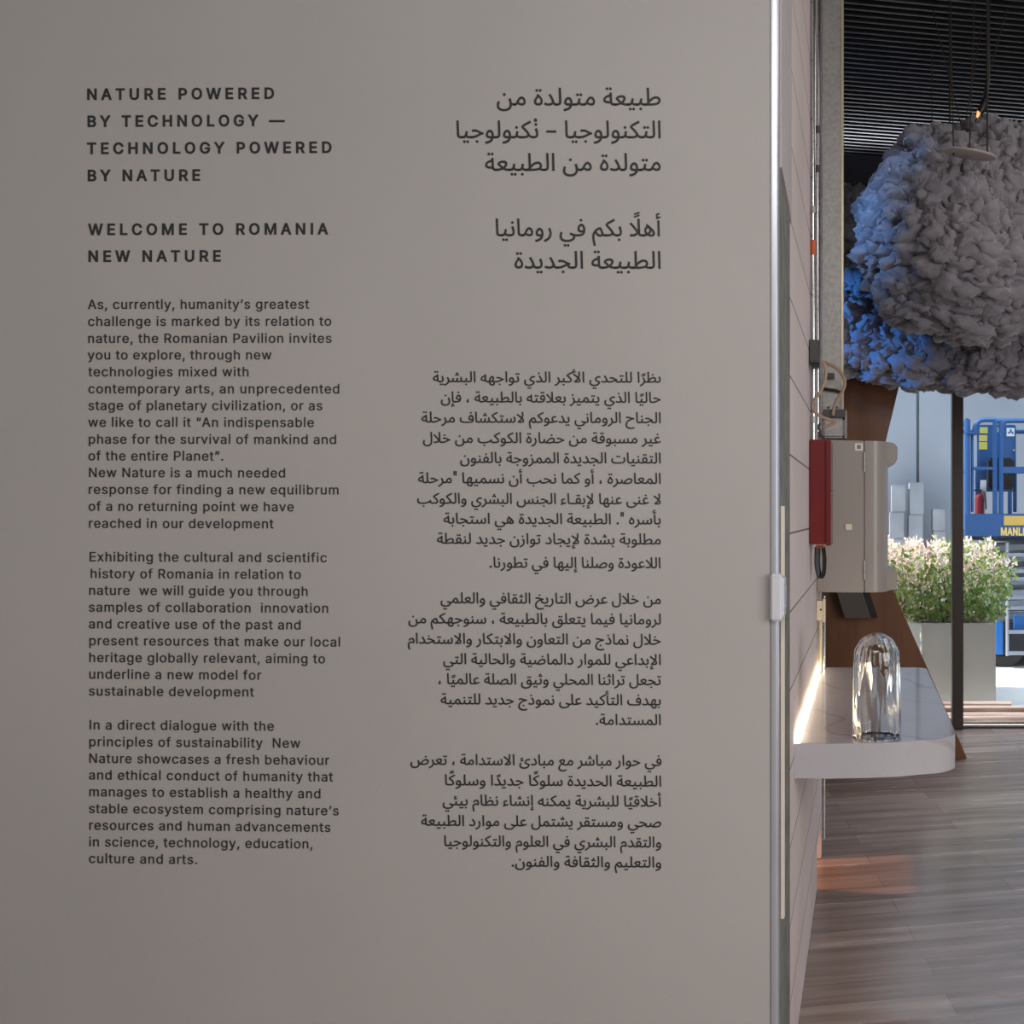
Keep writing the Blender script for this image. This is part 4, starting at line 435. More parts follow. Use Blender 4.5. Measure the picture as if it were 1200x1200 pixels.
# (text, x0, x1, baseline)
H=[("NATURE POWERED",102.1,320.9,116.6),("BY TECHNOLOGY —",102.5,333.5,148.3),("TECHNOLOGY POWERED",102.0,388.3,180),("BY NATURE",102.8,234.2,211.8)]
W=[("WELCOME TO ROMANIA",103.2,384.2,275),("NEW NATURE",103.6,258.5,306.4)]
P1=[("As, currently, humanity’s greatest",102.9,362,362.0),("challenge is marked by its relation to",103.2,388,381.9),("nature, the Romanian Pavilion invites",103.3,388.3,401.8),("you to explore, through new",102.8,318,421.2),("technologies mixed with",103.3,291,440.9),("contemporary arts, an unprecedented",103.5,397.4,460.8),("stage of planetary civilization, or as",103.6,377.5,480.4),("we like to call it “An indispensable",103.4,367.6,500),("phase for the survival of mankind and",104,393.7,519.8),("of the entire Planet”.",103.6,261.4,539.4),("New Nature is a much needed",104.2,333.9,559),("response for finding a new equilibrum",104,396.5,578.7),("of a no returning point we have",103.8,344,598.5),("reached in our development",104.2,320.3,618.4)]
P2=[("Exhibiting the cultural and scientific",105,382.7,657.7),("history of Romania in relation to",106.3,352.3,677.4),("nature  we will guide you through",104.5,360.3,697.0),("samples of collaboration  innovation",104.2,384.3,716.7),("and creative use of the past and",104.2,352,736.3),("present resources that make our local",104.6,398.3,756),("heritage globally relevant, aiming to",104.6,380.7,775.7),("underline a new model for",104.6,306,795.3),("sustainable development",104.2,297.3,815)]
P3=[("In a direct dialogue with the",105,320.7,854.7),("principles of sustainability  New",104.6,351.7,874.4),("Nature showcases a fresh behaviour",104.6,385.7,894),("and ethical conduct of humanity that",104.2,390,913.4),("manages to establish a healthy and",104.6,375.3,933.1),("stable ecosystem comprising nature’s",104.2,396.7,952.8),("resources and human advancements",104.6,387,972.3),("in science, technology, education,",104.4,366,991.8),("culture and arts.",104.2,230.7,1011.3)]
AH=[("طبيعة متولدة من",582.2,774.2,123.4),("التكنولوجيا - ن\u0307كنولوجيا",534.9,774.2,161.7),("متولدة من الطبيعة",568.5,774.2,199.9)]
AW=[("أهلاً بكم في رومانيا",581,774.2,276.6),("الطبيعة الجديدة",603,774.2,314.5)]
A1=[("ﯨظرًا للتحدي الأكبر الذي تواجهه البشرية",507.3,774.3,447.7),("حاليًا الذي يتميز بعلاقته بالطبيعة ، فإن",516.7,774.3,471.3),("الجناح الروماني يدعوكم لاستكشاف مرحلة",494,774.3,495),("غير مسبوقة من حضارة الكوكب من خلال",495.7,774.3,518.8),("التقنيات الجديدة الممزوجة بالفنون",539.3,774.3,542.3),("المعاصرة ، أو كما نحب أن نسميها \"مرحلة",490,774.3,566),("لا غنى عنها لإبقـاء الجنس البشري والكوكب",488.9,774.3,590),("بأسره \". الطبيعة الجديدة هي استجابة",520,774.3,613.5),("مطلوبة بشدة لإيجاد توازن جديد لنقطة",512.1,774.3,637),("اللاعودة وصلنا إليها في تطورنا.",573.9,774,665)]
A2=[("من خلال عرض التاريخ الثقافي والعلمي",516.4,774.4,706.8),("لرومانيا فيما يتعلق بالطبيعة ، سنوجهكم من",478.6,774.4,730.4),("خلال نماذج من التعاون والابتكار والاستخدام",478,774.4,754.2),("الإبداعي للموار دالماضية والحالية التي",519.4,774.4,778),("تجعل تراثنا المحلي وثيق الصلة عالميًا ،",514,774.6,801.6),("بهدف التأكيد على نموذج جديد للتنمية",516.4,774.4,825.2),("المستدامة.",698.5,774.4,849.3)]
A3=[("في حوار مباشر مع مبادئ الاستدامة ، تعرض",481,775.2,896),("الطبيعة الحديدة سلوكًا جديدًا وسلوكًا",521.5,774.8,920.2),("أخلاقيًا للبشرية يمكنه إنشاء نظام بيئي",518.8,774.8,943.8),("صحي ومستقر يشتمل على موارد الطبيعة",493.6,774.8,967.6),("والتقدم البشري في العلوم والتكنولوجيا",520.6,774.8,991.5),("والتعليم والثقافة والفنون.",599.8,774.8,1015.5)]
import unicodedata
# build forms
F={}
for cp in list(range(0xFE80,0xFEFD))+[0xFBE8,0xFBE9]:
    d=unicodedata.decomposition(chr(cp)).split()
    if not d: continue
    kind=d[0].strip('<>'); base=''.join(chr(int(x,16)) for x in d[1:])
    F.setdefault(base,{})[kind]=chr(cp)
F['ـ']={'isolated':'ـ','initial':'ـ','medial':'ـ','final':'ـ'}
MARK='\u064b\u0307'
def shape(s,fi=True):
    # tokens: (base, marks)
    t=[]
    for ch in s:
        if ch in MARK: t[-1][1]+=ch
        else: t.append([ch,''])
    # lam-alef
    out=[];i=0
    while i<len(t):
        if t[i][0]=='ل' and i+1<len(t) and t[i+1][0] in 'اأإآ':
            out.append(['ل'+t[i+1][0],t[i][1]+t[i+1][1]]); i+=2
        else: out.append(t[i]); i+=1
    def forms(b):
        if b=='ﯨ': return {'initial':'ﯨ','isolated':'ﯨ'}
        return F.get(b,{})
    res=[]
    for i,(b,m) in enumerate(out):
        f=forms(b)
        if not f: res.append((b,m)); continue
        prev=i>0 and 'initial' in forms(out[i-1][0])
        nxt=i+1<len(out) and 'initial' in f and ('final' in forms(out[i+1][0]))
        prev=prev and 'final' in f
        k={(0,0):'isolated',(0,1):'initial',(1,0):'final',(1,1):'medial'}[(int(bool(prev)),int(bool(nxt)))]
        res.append((f.get(k) or f['isolated'],m))
    # visual: reverse ; marks precede base
    return ''.join(m+b for b,m in reversed(res))


def fatten(c, off):
    """Move an outline along its normals (glyph fill lies to the right of the path)."""
    if not off:
        return c
    n, out = len(c), []
    for i in range(n):
        a, b, d = Vector(c[i - 1]), Vector(c[i]), Vector(c[(i + 1) % n])
        u, v = (b - a), (d - b)
        if u.length < 1e-6 or v.length < 1e-6:
            out.append(tuple(b))
            continue
        u.normalize(); v.normalize()
        n1, n2 = Vector((-u.y, u.x)), Vector((-v.y, v.x))
        m = n1 + n2
        if m.length < 0.35:
            m = n1
        m = m.normalized()
        k = off / max(0.45, m.dot(n1))
        out.append((b.x + m.x * k, b.y + m.y * k))
    return out


_cache = {}


def winding(p, c):
    w = 0
    for i in range(len(c)):
        (x1, y1), (x2, y2) = c[i - 1], c[i]
        if (y1 <= p[1]) != (y2 <= p[1]):
            s = (x2 - x1) * (p[1] - y1) - (p[0] - x1) * (y2 - y1)
            if y2 > y1 and s > 0:
                w += 1
            elif y2 <= y1 and s < 0:
                w -= 1
    return w


def glyph_mesh(font, key, ch, off):
    """Fill a glyph by the non-zero winding rule: (advance, contours, fill points, fill triangles)."""
    if (key, ch, off) in _cache:
        return _cache[(key, ch, off)]
    adv, cs = font[ch]
    cs = [fatten(c, off) for c in cs]
    vs, es = [], []
    for c in cs:
        s = len(vs)
        vs += [Vector(p) for p in c]
        es += [(s + i, s + (i + 1) % len(c)) for i in range(len(c))]
    pts, tris = [], []
    if vs:
        o = delaunay_2d_cdt(vs, es, [], 0, 1e-4)
        pts = [tuple(p) for p in o[0]]
        for t in o[2]:
            m = (sum(pts[i][0] for i in t) / 3, sum(pts[i][1] for i in t) / 3)
            if sum(winding(m, c) for c in cs) != 0:
                tris.append(tuple(t))
    _cache[(key, ch, off)] = (adv, cs, pts, tris)
    return _cache[(key, ch, off)]


def set_line(text, font, key, off):
    """Lay a line out in glyph units: list of (char, x, dy) plus total ink extent."""
    x, items, mark = 0.0, [], ''
    for ch in text:
        if ch in '\u064b\u0307':
            mark += ch
            continue
        adv, cs = font[ch]
        items.append([ch, x, 0.0, None])
        if mark:
            xs = [p[0] for c in cs for p in c]
            top = max(p[1] for c in cs for p in c)
            for m in mark:
                mc = font[m][1]
                mx = [p[0] for c in mc for p in c]
                my = min(p[1] for c in mc for p in c)
                base = max(top + 30, 235) if m == '\u064b' else top + 34
                items.append([m, x + (min(xs) + max(xs)) / 2 - (min(mx) + max(mx)) / 2, base - my, len(items) - 1])
            mark = ''
        x += adv
    return items


WALL_Y = 2.28
def text_block(name, label, cat, lines, font, key, size, off, slope, material, mode):
    d = WALL_Y - 0.0012
    root = thing(name, label, cat, (X(lines[0][1], WALL_Y), WALL_Y, Z(lines[0][3], WALL_Y)), 'vinyl text blocks on the entrance wall')
    for text, x0, x1, yb in lines:
        if mode == 'scale':
            text = shape(text).replace(chr(0xfef2) + chr(0xfed3), chr(0xfc32)).replace(chr(0xfef2) + chr(0xfed4), chr(0xfc7d))
        items = set_line(text, font, key, off)
        ink = [i for i in items if font[i[0]][1]]
        pxs = lambda i: [p[0] for c in font[i[0]][1] for p in c]
        lo = min(i[1] + min(pxs(i)) for i in ink) - off
        hi = max(i[1] + max(pxs(i)) for i in ink) + off
        nat = (hi - lo) * size
        if mode == 'track':
            n = sum(1 for i in items if i[3] is None) - 1
            extra = ((x1 - x0) - nat) / n / size
            k = -1
            for i in items:
                if i[3] is None:
                    k += 1
                i[1] += extra * k
            sx = size
        else:
            sx = size * (x1 - x0) / nat
        bm = bmesh.new()
        sl = slope(yb)
        for ch, gx, gy, _ in items:
            adv, cs, pts, tris = glyph_mesh(font, key, ch, off)

            def at(p, depth):
                px = x0 + (gx + p[0] - lo) * sx
                q = P(px, yb - (gy + p[1]) * size + sl * (px - x0), d)
                return bm.verts.new((q.x, depth, q.z))
            top = [at(p, d) for p in pts]
            for t in tris:
                bm.faces.new([top[i] for i in t])
            for c in cs:
                r1 = [at(p, d) for p in c]
                r2 = [at(p, WALL_Y + 0.0002) for p in c]
                for i in range(len(c)):
                    j = (i + 1) % len(c)
                    bm.faces.new((r1[i], r1[j], r2[j], r2[i]))
        me = bpy.data.meshes.new('text_line')
        bm.to_mesh(me)
        bm.free()
        me.materials.append(material)
        link('text_line', me, root)
    return root


# ------------------------------------------------------------------ materials
M = {}
M['paint'] = mat('matt_grey_wall_paint', srgb(181, 178, 176), 0.75, var=0.025, scale=1.6, bump=0.05, bscale=140, spec=0.3)
M['vinyl'] = mat('charcoal_vinyl', srgb(46, 48, 49), 0.6, var=0.05)
M['aluminium'] = mat('satin_aluminium_trim', srgb(205, 208, 218), 0.35, metal=0.6, var=0.03)
M['concrete'] = mat('rough_concrete', srgb(118, 118, 114), 0.9, var=0.22, scale=14, bump=0.6, bscale=45)
M['plaster'] = mat('pale_plaster', srgb(188, 180, 182), 0.85, var=0.04, bump=0.15, bscale=30)
M['cream'] = mat('cream_strip', srgb(232, 220, 206), 0.6, var=0.02)
M['switch'] = mat('white_switch_plastic', srgb(214, 216, 224), 0.25, var=0.01)
M['steel'] = mat('galvanised_steel', srgb(164, 163, 160), 0.45, metal=0.45, var=0.12, scale=70)
M['conduit'] = mat('shiny_conduit', srgb(205, 208, 210), 0.18, metal=0.95, var=0.03)
M['darkbox'] = mat('dark_grey_box', srgb(72, 70, 68), 0.5, var=0.08)
M['black'] = mat('black_rubber', srgb(24, 24, 26), 0.45, var=0.1)
M['orange'] = mat('orange_tape', srgb(206, 92, 40), 0.5, var=0.06)
M['beige'] = mat('beige_cable', srgb(158, 134, 116), 0.5, var=0.06)
M['red'] = mat('red_enamel', srgb(108, 15, 20), 0.35, var=0.05, coat=0.2)
M['cabinet'] = mat('grey_white_enamel', srgb(152, 146, 142), 0.4, var=0.015, coat=0.1)
M['seam'] = mat('dark_seam', srgb(60, 56, 54), 0.6)
M['label'] = mat('white_label', srgb(226, 222, 214), 0.5)
M['labelgrey'] = mat('grey_print', srgb(120, 116, 112), 0.5)
M['ivory'] = mat('ivory_plastic', srgb(226, 214, 190), 0.4, var=0.04)
M['brass'] = mat('yellowish_pipe', srgb(204, 194, 164), 0.3, metal=0.3, var=0.04)
M['led'] = emis('warm_led', (1.0, 0.80, 0.55, 1), 16.0)
M['darkmetal'] = mat('dark_bronze_metal', srgb(60, 52, 49), 0.42, metal=0.35, var=0.05)
M['blackslat'] = mat('black_satin_slat', srgb(27, 26, 29), 0.38, var=0.1, scale=3, spec=0.5)
M['plenum'] = mat('black_plenum', srgb(10, 10, 12), 0.9)
M['navy'] = mat('dark_bulkhead', srgb(48, 50, 62), 0.8, var=0.05)
M['wood'] = mat('brown_veneer', srgb(112, 71, 45), 0.45, col2=srgb(136, 90, 60), scale=3, stretch=(3, 3, 0.5))
M['plate'] = mat('dark_grey_plate', srgb(98, 92, 84), 0.7, var=0.06)
M['cable'] = mat('dark_brown_cable', srgb(40, 30, 26), 0.6)
M['lamp_white'] = mat('pale_disc', srgb(176, 170, 168), 0.5, var=0.02)
M['render'] = mat('outside_facade', srgb(178, 181, 188), 0.8, var=0.12, scale=0.7)  # broad mottling imitates reflections in the window glass
M['pave'] = mat('pale_paving', srgb(208, 206, 202), 0.9, var=0.05, scale=2.5, bump=0.1, bscale=30)
M['planter'] = mat('grey_planter_concrete', srgb(192, 192, 189), 0.85, var=0.04, scale=5, bump=0.1)
M['soil'] = mat('soil', srgb(60, 46, 36), 0.95, var=0.3, scale=40, bump=0.6)
M['pole'] = mat('weathered_pole', srgb(142, 112, 102), 0.7, col2=srgb(196, 176, 166), scale=5, stretch=(0.6, 8, 8))
M['lift'] = mat('blue_paint', srgb(44, 86, 140), 0.4, var=0.05, scale=3)
M['lift2'] = mat('bright_blue_paint', srgb(20, 112, 196), 0.4, var=0.04)
M['greymetal'] = mat('grey_scissor_metal', srgb(150, 156, 168), 0.5, metal=0.2, var=0.06)
M['darkchassis'] = mat('dark_chassis', srgb(44, 46, 54), 0.6, var=0.1)
M['yellow'] = mat('yellow_sticker', srgb(206, 196, 104), 0.5, var=0.05)
M['amber'] = mat('amber_sticker', srgb(216, 176, 92), 0.5, var=0.05)
M['lettering'] = mat('yellow_lettering', srgb(240, 206, 110), 0.5)
M['white'] = mat('white_card', srgb(232, 234, 238), 0.5)
M['extinguisher'] = mat('dark_red_cylinder', srgb(110, 30, 40), 0.3, var=0.05)
M['reflectboxes'] = mat('pale_reflection_grey', srgb(178, 179, 184), 0.8, var=0.12, scale=3)
M['bark'] = mat('twig_bark', srgb(88, 66, 50), 0.9, var=0.2)


def leafmat(name, a, b, trans=0.35):
    m = mat(name, a, 0.42, col2=b, scale=9)
    nt = m.node_tree
    p = nt.nodes['Principled BSDF']
    t = nt.nodes.new('ShaderNodeBsdfTranslucent')
    mx = nt.nodes.new('ShaderNodeMixShader')
    mx.inputs[0].default_value = trans
    nt.links.new(nt.nodes['Color Ramp'].outputs['Color'], t.inputs['Color'])
    nt.links.new(p.outputs[0], mx.inputs[1])
    nt.links.new(t.outputs[0], mx.inputs[2])
    nt.links.new(mx.outputs[0], nt.nodes['Material Output'].inputs['Surface'])
    return m


M['leaf'] = leafmat('green_leaf', srgb(84, 122, 66), srgb(172, 192, 104), 0.45)
M['pinkleaf'] = leafmat('pink_young_leaf', srgb(244, 206, 188), srgb(254, 242, 236), 0.45)


def glass_sheet(name):
    """Clear pane: see-through with a Fresnel reflection."""
    m = bpy.data.materials.new(name)
    m.use_nodes = True
    nt = m.node_tree
    nt.nodes.remove(nt.nodes['Principled BSDF'])
    tr = nt.nodes.new('ShaderNodeBsdfTransparent')
    tr.inputs['Color'].default_value = (0.95, 0.975, 0.98, 1)
    gl = nt.nodes.new('ShaderNodeBsdfGlossy')
    gl.inputs['Roughness'].default_value = 0.0
    fr = nt.nodes.new('ShaderNodeFresnel')
    fr.inputs['IOR'].default_value = 1.5
    mx = nt.nodes.new('ShaderNodeMixShader')
    ge = nt.nodes.new('ShaderNodeNewGeometry')
    inv = nt.nodes.new('ShaderNodeMath')
    inv.operation = 'SUBTRACT'
    inv.inputs[0].default_value = 1.0
    nt.links.new(ge.outputs['Backfacing'], inv.inputs[1])
    mul = nt.nodes.new('ShaderNodeMath')
    mul.operation = 'MULTIPLY'
    nt.links.new(inv.outputs[0], mul.inputs[0])
    nt.links.new(fr.outputs[0], mul.inputs[1])
    nt.links.new(mul.outputs[0], mx.inputs[0])     # reflect at the entry face only
    nt.links.new(tr.outputs[0], mx.inputs[1])
    nt.links.new(gl.outputs[0], mx.inputs[2])
    nt.links.new(mx.outputs[0], nt.nodes['Material Output'].inputs['Surface'])
    return m


M['pane'] = glass_sheet('clear_window_glass')
m = bpy.data.materials.new('blown_glass')
m.use_nodes = True
b = m.node_tree.nodes['Principled BSDF']
b.inputs['Transmission Weight'].default_value = 1.0
b.inputs['Roughness'].default_value = 0.0
b.inputs['IOR'].default_value = 1.46
b.inputs['Base Color'].default_value = (0.98, 0.99, 0.99, 1)
M['blown'] = m


def floor_material():
    m = bpy.data.materials.new('greyed_wood_planks')
    m.use_nodes = True
    nt = m.node_tree
    b = nt.nodes['Principled BSDF']
    tc = nt.nodes.new('ShaderNodeTexCoord')
    mp = nt.nodes.new('ShaderNodeMapping')
    mp.inputs['Rotation'].default_value = (0, 0, -math.radians(11))
    nt.links.new(tc.outputs['Object'], mp.inputs['Vector'])
    b.inputs['Specular IOR Level'].default_value = 0.8
    br = nt.nodes.new('ShaderNodeTexBrick')
    br.inputs['Scale'].default_value = 1.0
    br.inputs['Brick Width'].default_value = 1.3
    br.inputs['Row Height'].default_value = 0.13
    br.inputs['Mortar Size'].default_value = 0.0016
    br.inputs['Bias'].default_value = 0.0
    br.offset = 0.37
    br.inputs['Color1'].default_value = srgb(164, 145, 135)
    br.inputs['Color2'].default_value = srgb(130, 111, 102)
    br.inputs['Mortar'].default_value = srgb(116, 100, 92)
    nt.links.new(mp.outputs[0], br.inputs['Vector'])
    m2 = nt.nodes.new('ShaderNodeMapping')
    m2.inputs['Scale'].default_value = (0.7, 9, 1)
    nt.links.new(mp.outputs[0], m2.inputs['Vector'])
    n = nt.nodes.new('ShaderNodeTexNoise')
    n.inputs['Scale'].default_value = 2.2
    n.inputs['Detail'].default_value = 6
    nt.links.new(m2.outputs[0], n.inputs['Vector'])
    mix = nt.nodes.new('ShaderNodeMix')
    mix.data_type = 'RGBA'
    mix.blend_type = 'OVERLAY'
    mix.inputs[0].default_value = 0.8
    nt.links.new(br.outputs['Color'], mix.inputs[6])
    nt.links.new(n.outputs['Fac'], mix.inputs[7])
    nt.links.new(mix.outputs[2], b.inputs['Base Color'])
    mr = nt.nodes.new('ShaderNodeMapRange')
    mr.inputs[3].default_value = 0.16
    mr.inputs[4].default_value = 0.34
    nt.links.new(n.outputs['Fac'], mr.inputs[0])
    nt.links.new(mr.outputs[0], b.inputs['Roughness'])
    bp = nt.nodes.new('ShaderNodeBump')
    bp.inputs['Strength'].default_value = 0.10
    bp.inputs['Distance'].default_value = 0.01
    nt.links.new(n.outputs['Fac'], bp.inputs['Height'])
    nt.links.new(bp.outputs[0], b.inputs['Normal'])
    return m


def block_material():
    m = mat('pinkish_painted_blockwork', srgb(216, 204, 202), 0.8, var=0.05, scale=3, bump=0.15, bscale=40)
    nt = m.node_tree
    b = nt.nodes['Principled BSDF']
    tc = nt.nodes['Texture Coordinate']
    sep = nt.nodes.new('ShaderNodeSeparateXYZ')
    cmb = nt.nodes.new('ShaderNodeCombineXYZ')
    nt.links.new(tc.outputs['Object'], sep.inputs[0])
    nt.links.new(sep.outputs['Y'], cmb.inputs['X'])
    nt.links.new(sep.outputs['Z'], cmb.inputs['Y'])
    br = nt.nodes.new('ShaderNodeTexBrick')
    br.inputs['Scale'].default_value = 1
    br.inputs['Brick Width'].default_value = 2.4
    br.inputs['Row Height'].default_value = 0.2
    br.inputs['Mortar Size'].default_value = 0.0028
    br.inputs['Color1'].default_value = (1, 1, 1, 1)
    br.inputs['Color2'].default_value = (0.94, 0.93, 0.93, 1)
    br.inputs['Mortar'].default_value = (0.25, 0.22, 0.21, 1)
    nt.links.new(cmb.outputs[0], br.inputs['Vector'])
    mix = nt.nodes.new('ShaderNodeMix')
    mix.data_type = 'RGBA'
    mix.blend_type = 'MULTIPLY'
    mix.inputs[0].default_value = 1.0
    nt.links.new(nt.nodes['Color Ramp'].outputs[0], mix.inputs[6])
    nt.links.new(br.outputs['Color'], mix.inputs[7])
    nt.links.new(mix.outputs[2], b.inputs['Base Color'])
    return m


def stone_material():
    m = mat('white_veined_stone', srgb(184, 181, 186), 0.08, var=0.03, scale=8)
    nt = m.node_tree
    b = nt.nodes['Principled BSDF']
    tc = nt.nodes['Texture Coordinate']
    w = nt.nodes.new('ShaderNodeTexWave')
    w.wave_type = 'BANDS'
    w.bands_direction = 'DIAGONAL'
    w.inputs['Scale'].default_value = 1.3
    w.inputs['Distortion'].default_value = 9
    w.inputs['Detail'].default_value = 3
    nt.links.new(tc.outputs['Object'], w.inputs['Vector'])
    r = nt.nodes.new('ShaderNodeValToRGB')
    r.color_ramp.elements[0].position = 0.0
    r.color_ramp.elements[0].color = (0.84, 0.81, 0.79, 1)
    r.color_ramp.elements[1].position = 0.012
    r.color_ramp.elements[1].color = (1, 1, 1, 1)
    nt.links.new(w.outputs['Fac'], r.inputs[0])
    sp = nt.nodes.new('ShaderNodeTexVoronoi')
    sp.inputs['Scale'].default_value = 55
    nt.links.new(tc.outputs['Object'], sp.inputs['Vector'])
    r2 = nt.nodes.new('ShaderNodeValToRGB')
    r2.color_ramp.elements[0].position = 0.06
    r2.color_ramp.elements[0].color = (0.75, 0.74, 0.73, 1)
    r2.color_ramp.elements[1].position = 0.12
    r2.color_ramp.elements[1].color = (1, 1, 1, 1)
    nt.links.new(sp.outputs['Distance'], r2.inputs[0])
    src = nt.nodes['Color Ramp'].outputs[0]
    for rr in (r, r2):
        mix = nt.nodes.new('ShaderNodeMix')
        mix.data_type = 'RGBA'
        mix.blend_type = 'MULTIPLY'
        mix.inputs[0].default_value = 1.0
        nt.links.new(src, mix.inputs[6])
        nt.links.new(rr.outputs[0], mix.inputs[7])
        src = mix.outputs[2]
    nt.links.new(src, b.inputs['Base Color'])
    return m


def fluff_material():
    m = mat('grey_white_fibre', srgb(156, 153, 162), 0.95, var=0.10, scale=10, bump=0.5, bscale=70, spec=0.03)
    nt = m.node_tree
    b = nt.nodes['Principled BSDF']
    b.inputs['Sheen Weight'].default_value = 0.7
    b.inputs['Sheen Roughness'].default_value = 0.45
    t = nt.nodes.new('ShaderNodeBsdfTranslucent')
    nt.links.new(nt.nodes['Color Ramp'].outputs['Color'], t.inputs['Color'])
    mx = nt.nodes.new('ShaderNodeMixShader')
    mx.inputs[0].default_value = 0.28
    nt.links.new(b.outputs[0], mx.inputs[1])
    nt.links.new(t.outputs[0], mx.inputs[2])
    nt.links.new(mx.outputs[0], nt.nodes['Material Output'].inputs['Surface'])
    return m


M['floor'] = floor_material()
M['block'] = block_material()
M['stone'] = stone_material()
M['fluff'] = fluff_material()

# ------------------------------------------------------------------ the setting
CEIL = 3.865
GLASS_Y = 6.94
struct(done('floor', bx(-3.4, 4.2, -3.2, GLASS_Y - 0.01, -0.12, 0.0), M['floor']), 'grey brown wood plank floor running up to the glass front')
struct(done('ground', bx(-14, 16, GLASS_Y - 0.01, 24, -0.14, -0.004), M['pave']), 'sunlit pale paving outside the glass')

# slatted black ceiling: slats run 11 degrees off the window line
bm = bmesh.new()
box(bm, -3.4, 4.2, -3.2, 7.1, CEIL + 0.10, CEIL + 0.25)
ceil = struct(done('ceiling', bm, M['plenum']), 'black slatted ceiling')
bm = bmesh.new()
ang = math.radians(11)
u = Vector((math.cos(ang), math.sin(ang)))
v = Vector((-math.sin(ang), math.cos(ang)))
pitch = 0.0575
k = -110
for k in range(-75, 130):
    c = v * (k * pitch)
    # clip the slat line to the hall (x between -3.4 and 4.2, y between 2.6 and 7.0)
    a, b2 = -8.0, 8.0
    lo, hi = a, b2
    for val, dr, mn, mx_ in ((c.x, u.x, -3.3, 4.1), (c.y, u.y, -3.1, 6.98)):
        t0, t1 = (mn - val) / dr, (mx_ - val) / dr
        lo, hi = max(lo, min(t0, t1)), min(hi, max(t0, t1))
    if hi - lo < 0.05:
        continue
    w = 0.008
    q = []
    for t, s in ((lo, -w), (hi, -w), (hi, w), (lo, w)):
        q.append(c + u * t + v * s)
    prism(bm, [(p.x, p.y) for p in q], CEIL, CEIL + 0.055, 'z')
done('slats', bm, M['blackslat'], ceil)['label'] = 'black slats'

struct(done('wall_back', bx(-3.4, 4.2, -3.35, -3.2, 0, CEIL + 0.1), M['paint']), 'grey wall behind the viewer')
struct(done('wall_left', bx(-3.55, -3.4, -3.2, GLASS_Y, 0, CEIL + 0.1), M['paint']), 'grey wall on the far left')
struct(done('wall_right', bx(4.2, 4.35, -3.2, GLASS_Y, 0, CEIL + 0.1), M['paint']), 'grey wall on the far right')
struct(done('wall_window', bx(-3.4, 4.2, GLASS_Y - 0.02, GLASS_Y + 0.2, 2.78, CEIL + 0.1), M['navy']), 'dark bulkhead above the glass front')

# entrance wall with the text: painted face, concrete core, aluminium corner
wf = struct(done('wall_front', bx(-3.4, X(903.5, WALL_Y) - 0.0012, WALL_Y, 2.60, 0, CEIL + 0.1), M['paint']), 'smooth warm grey wall carrying the printed introduction')
done('wall_core', bx(X(903.5, WALL_Y) - 0.001, -0.2, WALL_Y + 0.0195, 2.60, 0, CEIL + 0.1), M['concrete'], wf)['label'] = 'rough grey concrete wall end'
zc = Z(230, 2.45)
pl = [(2.301, Z(196, 2.3)), (2.38, Z(212, 2.38)), (2.45, Z(228, 2.45)), (2.53, Z(243, 2.53)), (2.598, Z(262, 2.6)), (2.598, CEIL), (2.301, CEIL)]
done('plaster_skim', prism(bmesh.new(), pl, -0.2002, -0.1955, 'x'), M['plaster'], wf)['label'] = 'pale plaster breaking off above bare concrete'
bm = bmesh.new()
prism(bm, [(X(903.5, WALL_Y) + 0.0, WALL_Y - 0.002), (X(908, WALL_Y), WALL_Y - 0.003), (X(911, WALL_Y), WALL_Y - 0.001), (X(912.5, WALL_Y), WALL_Y + 0.006), (X(912.5, WALL_Y), WALL_Y + 0.019), (X(903.5, WALL_Y), WALL_Y + 0.019)], 0, CEIL + 0.1, 'z')
struct(done('trim_1', bm, M['aluminium'], smooth=True), 'vertical aluminium corner trim on the wall end')
struct(done('trim_2', bx(-0.2, -0.1925, 2.332, 2.352, Z(1075, 2.34), Z(593, 2.34)), M['cream']), 'thin cream strip beside the aluminium trim')

# painted blockwork side wall with a low opening at the floor
bm = bmesh.new()
ws = [(2.6, 0), (3.95, 0), (3.95, 0.16), (4.30, 0.16), (4.30, 0), (4.36, 0), (4.36, CEIL + 0.1), (2.6, CEIL + 0.1)]
prism(bm, ws, -0.40, -0.20, 'x')
struct(done('wall_side', bm, M['block']), 'pinkish painted block wall receding from the wall end')

# glass front
def window(name, x0, x1, label):
    w = struct(bpy.data.objects.new(name, None), label)
    w.location = ((x0 + x1) / 2, GLASS_Y, 0)
    COL.objects.link(w)
    done('glass_pane', bx(x0, x1, GLASS_Y - 0.006, GLASS_Y + 0.006, 0.011, 2.76), M['pane'], w)
    bm = bx(x0, x1, GLASS_Y - 0.03, GLASS_Y + 0.03, 0, 0.012)
    box(bm, x0, x1, GLASS_Y - 0.03, GLASS_Y + 0.03, 2.75, 2.78)
    done('window_frame', bm, M['darkmetal'], w)
mx0, mx1 = X(1116, 6.88), X(1129, 6.88)
window('window_1', -3.4, mx0, 'tall glass pane left of the dark mullion')
window('window_2', mx1, 4.2, 'tall glass pane right of the dark mullion')
struct(done('trim_3', bx(mx0, mx1, GLASS_Y - 0.06, GLASS_Y + 0.06, 0, 2.78), M['darkmetal'], bevel=0.003), 'dark vertical mullion between the two glass panes')

# facade across the paving, panelled
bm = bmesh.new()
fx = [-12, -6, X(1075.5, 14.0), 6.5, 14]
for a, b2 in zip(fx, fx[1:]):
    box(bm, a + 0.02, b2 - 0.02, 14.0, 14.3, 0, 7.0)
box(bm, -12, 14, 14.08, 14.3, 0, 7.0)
struct(done('wall_facade', bm, M['render']), 'pale panelled facade across the paving')

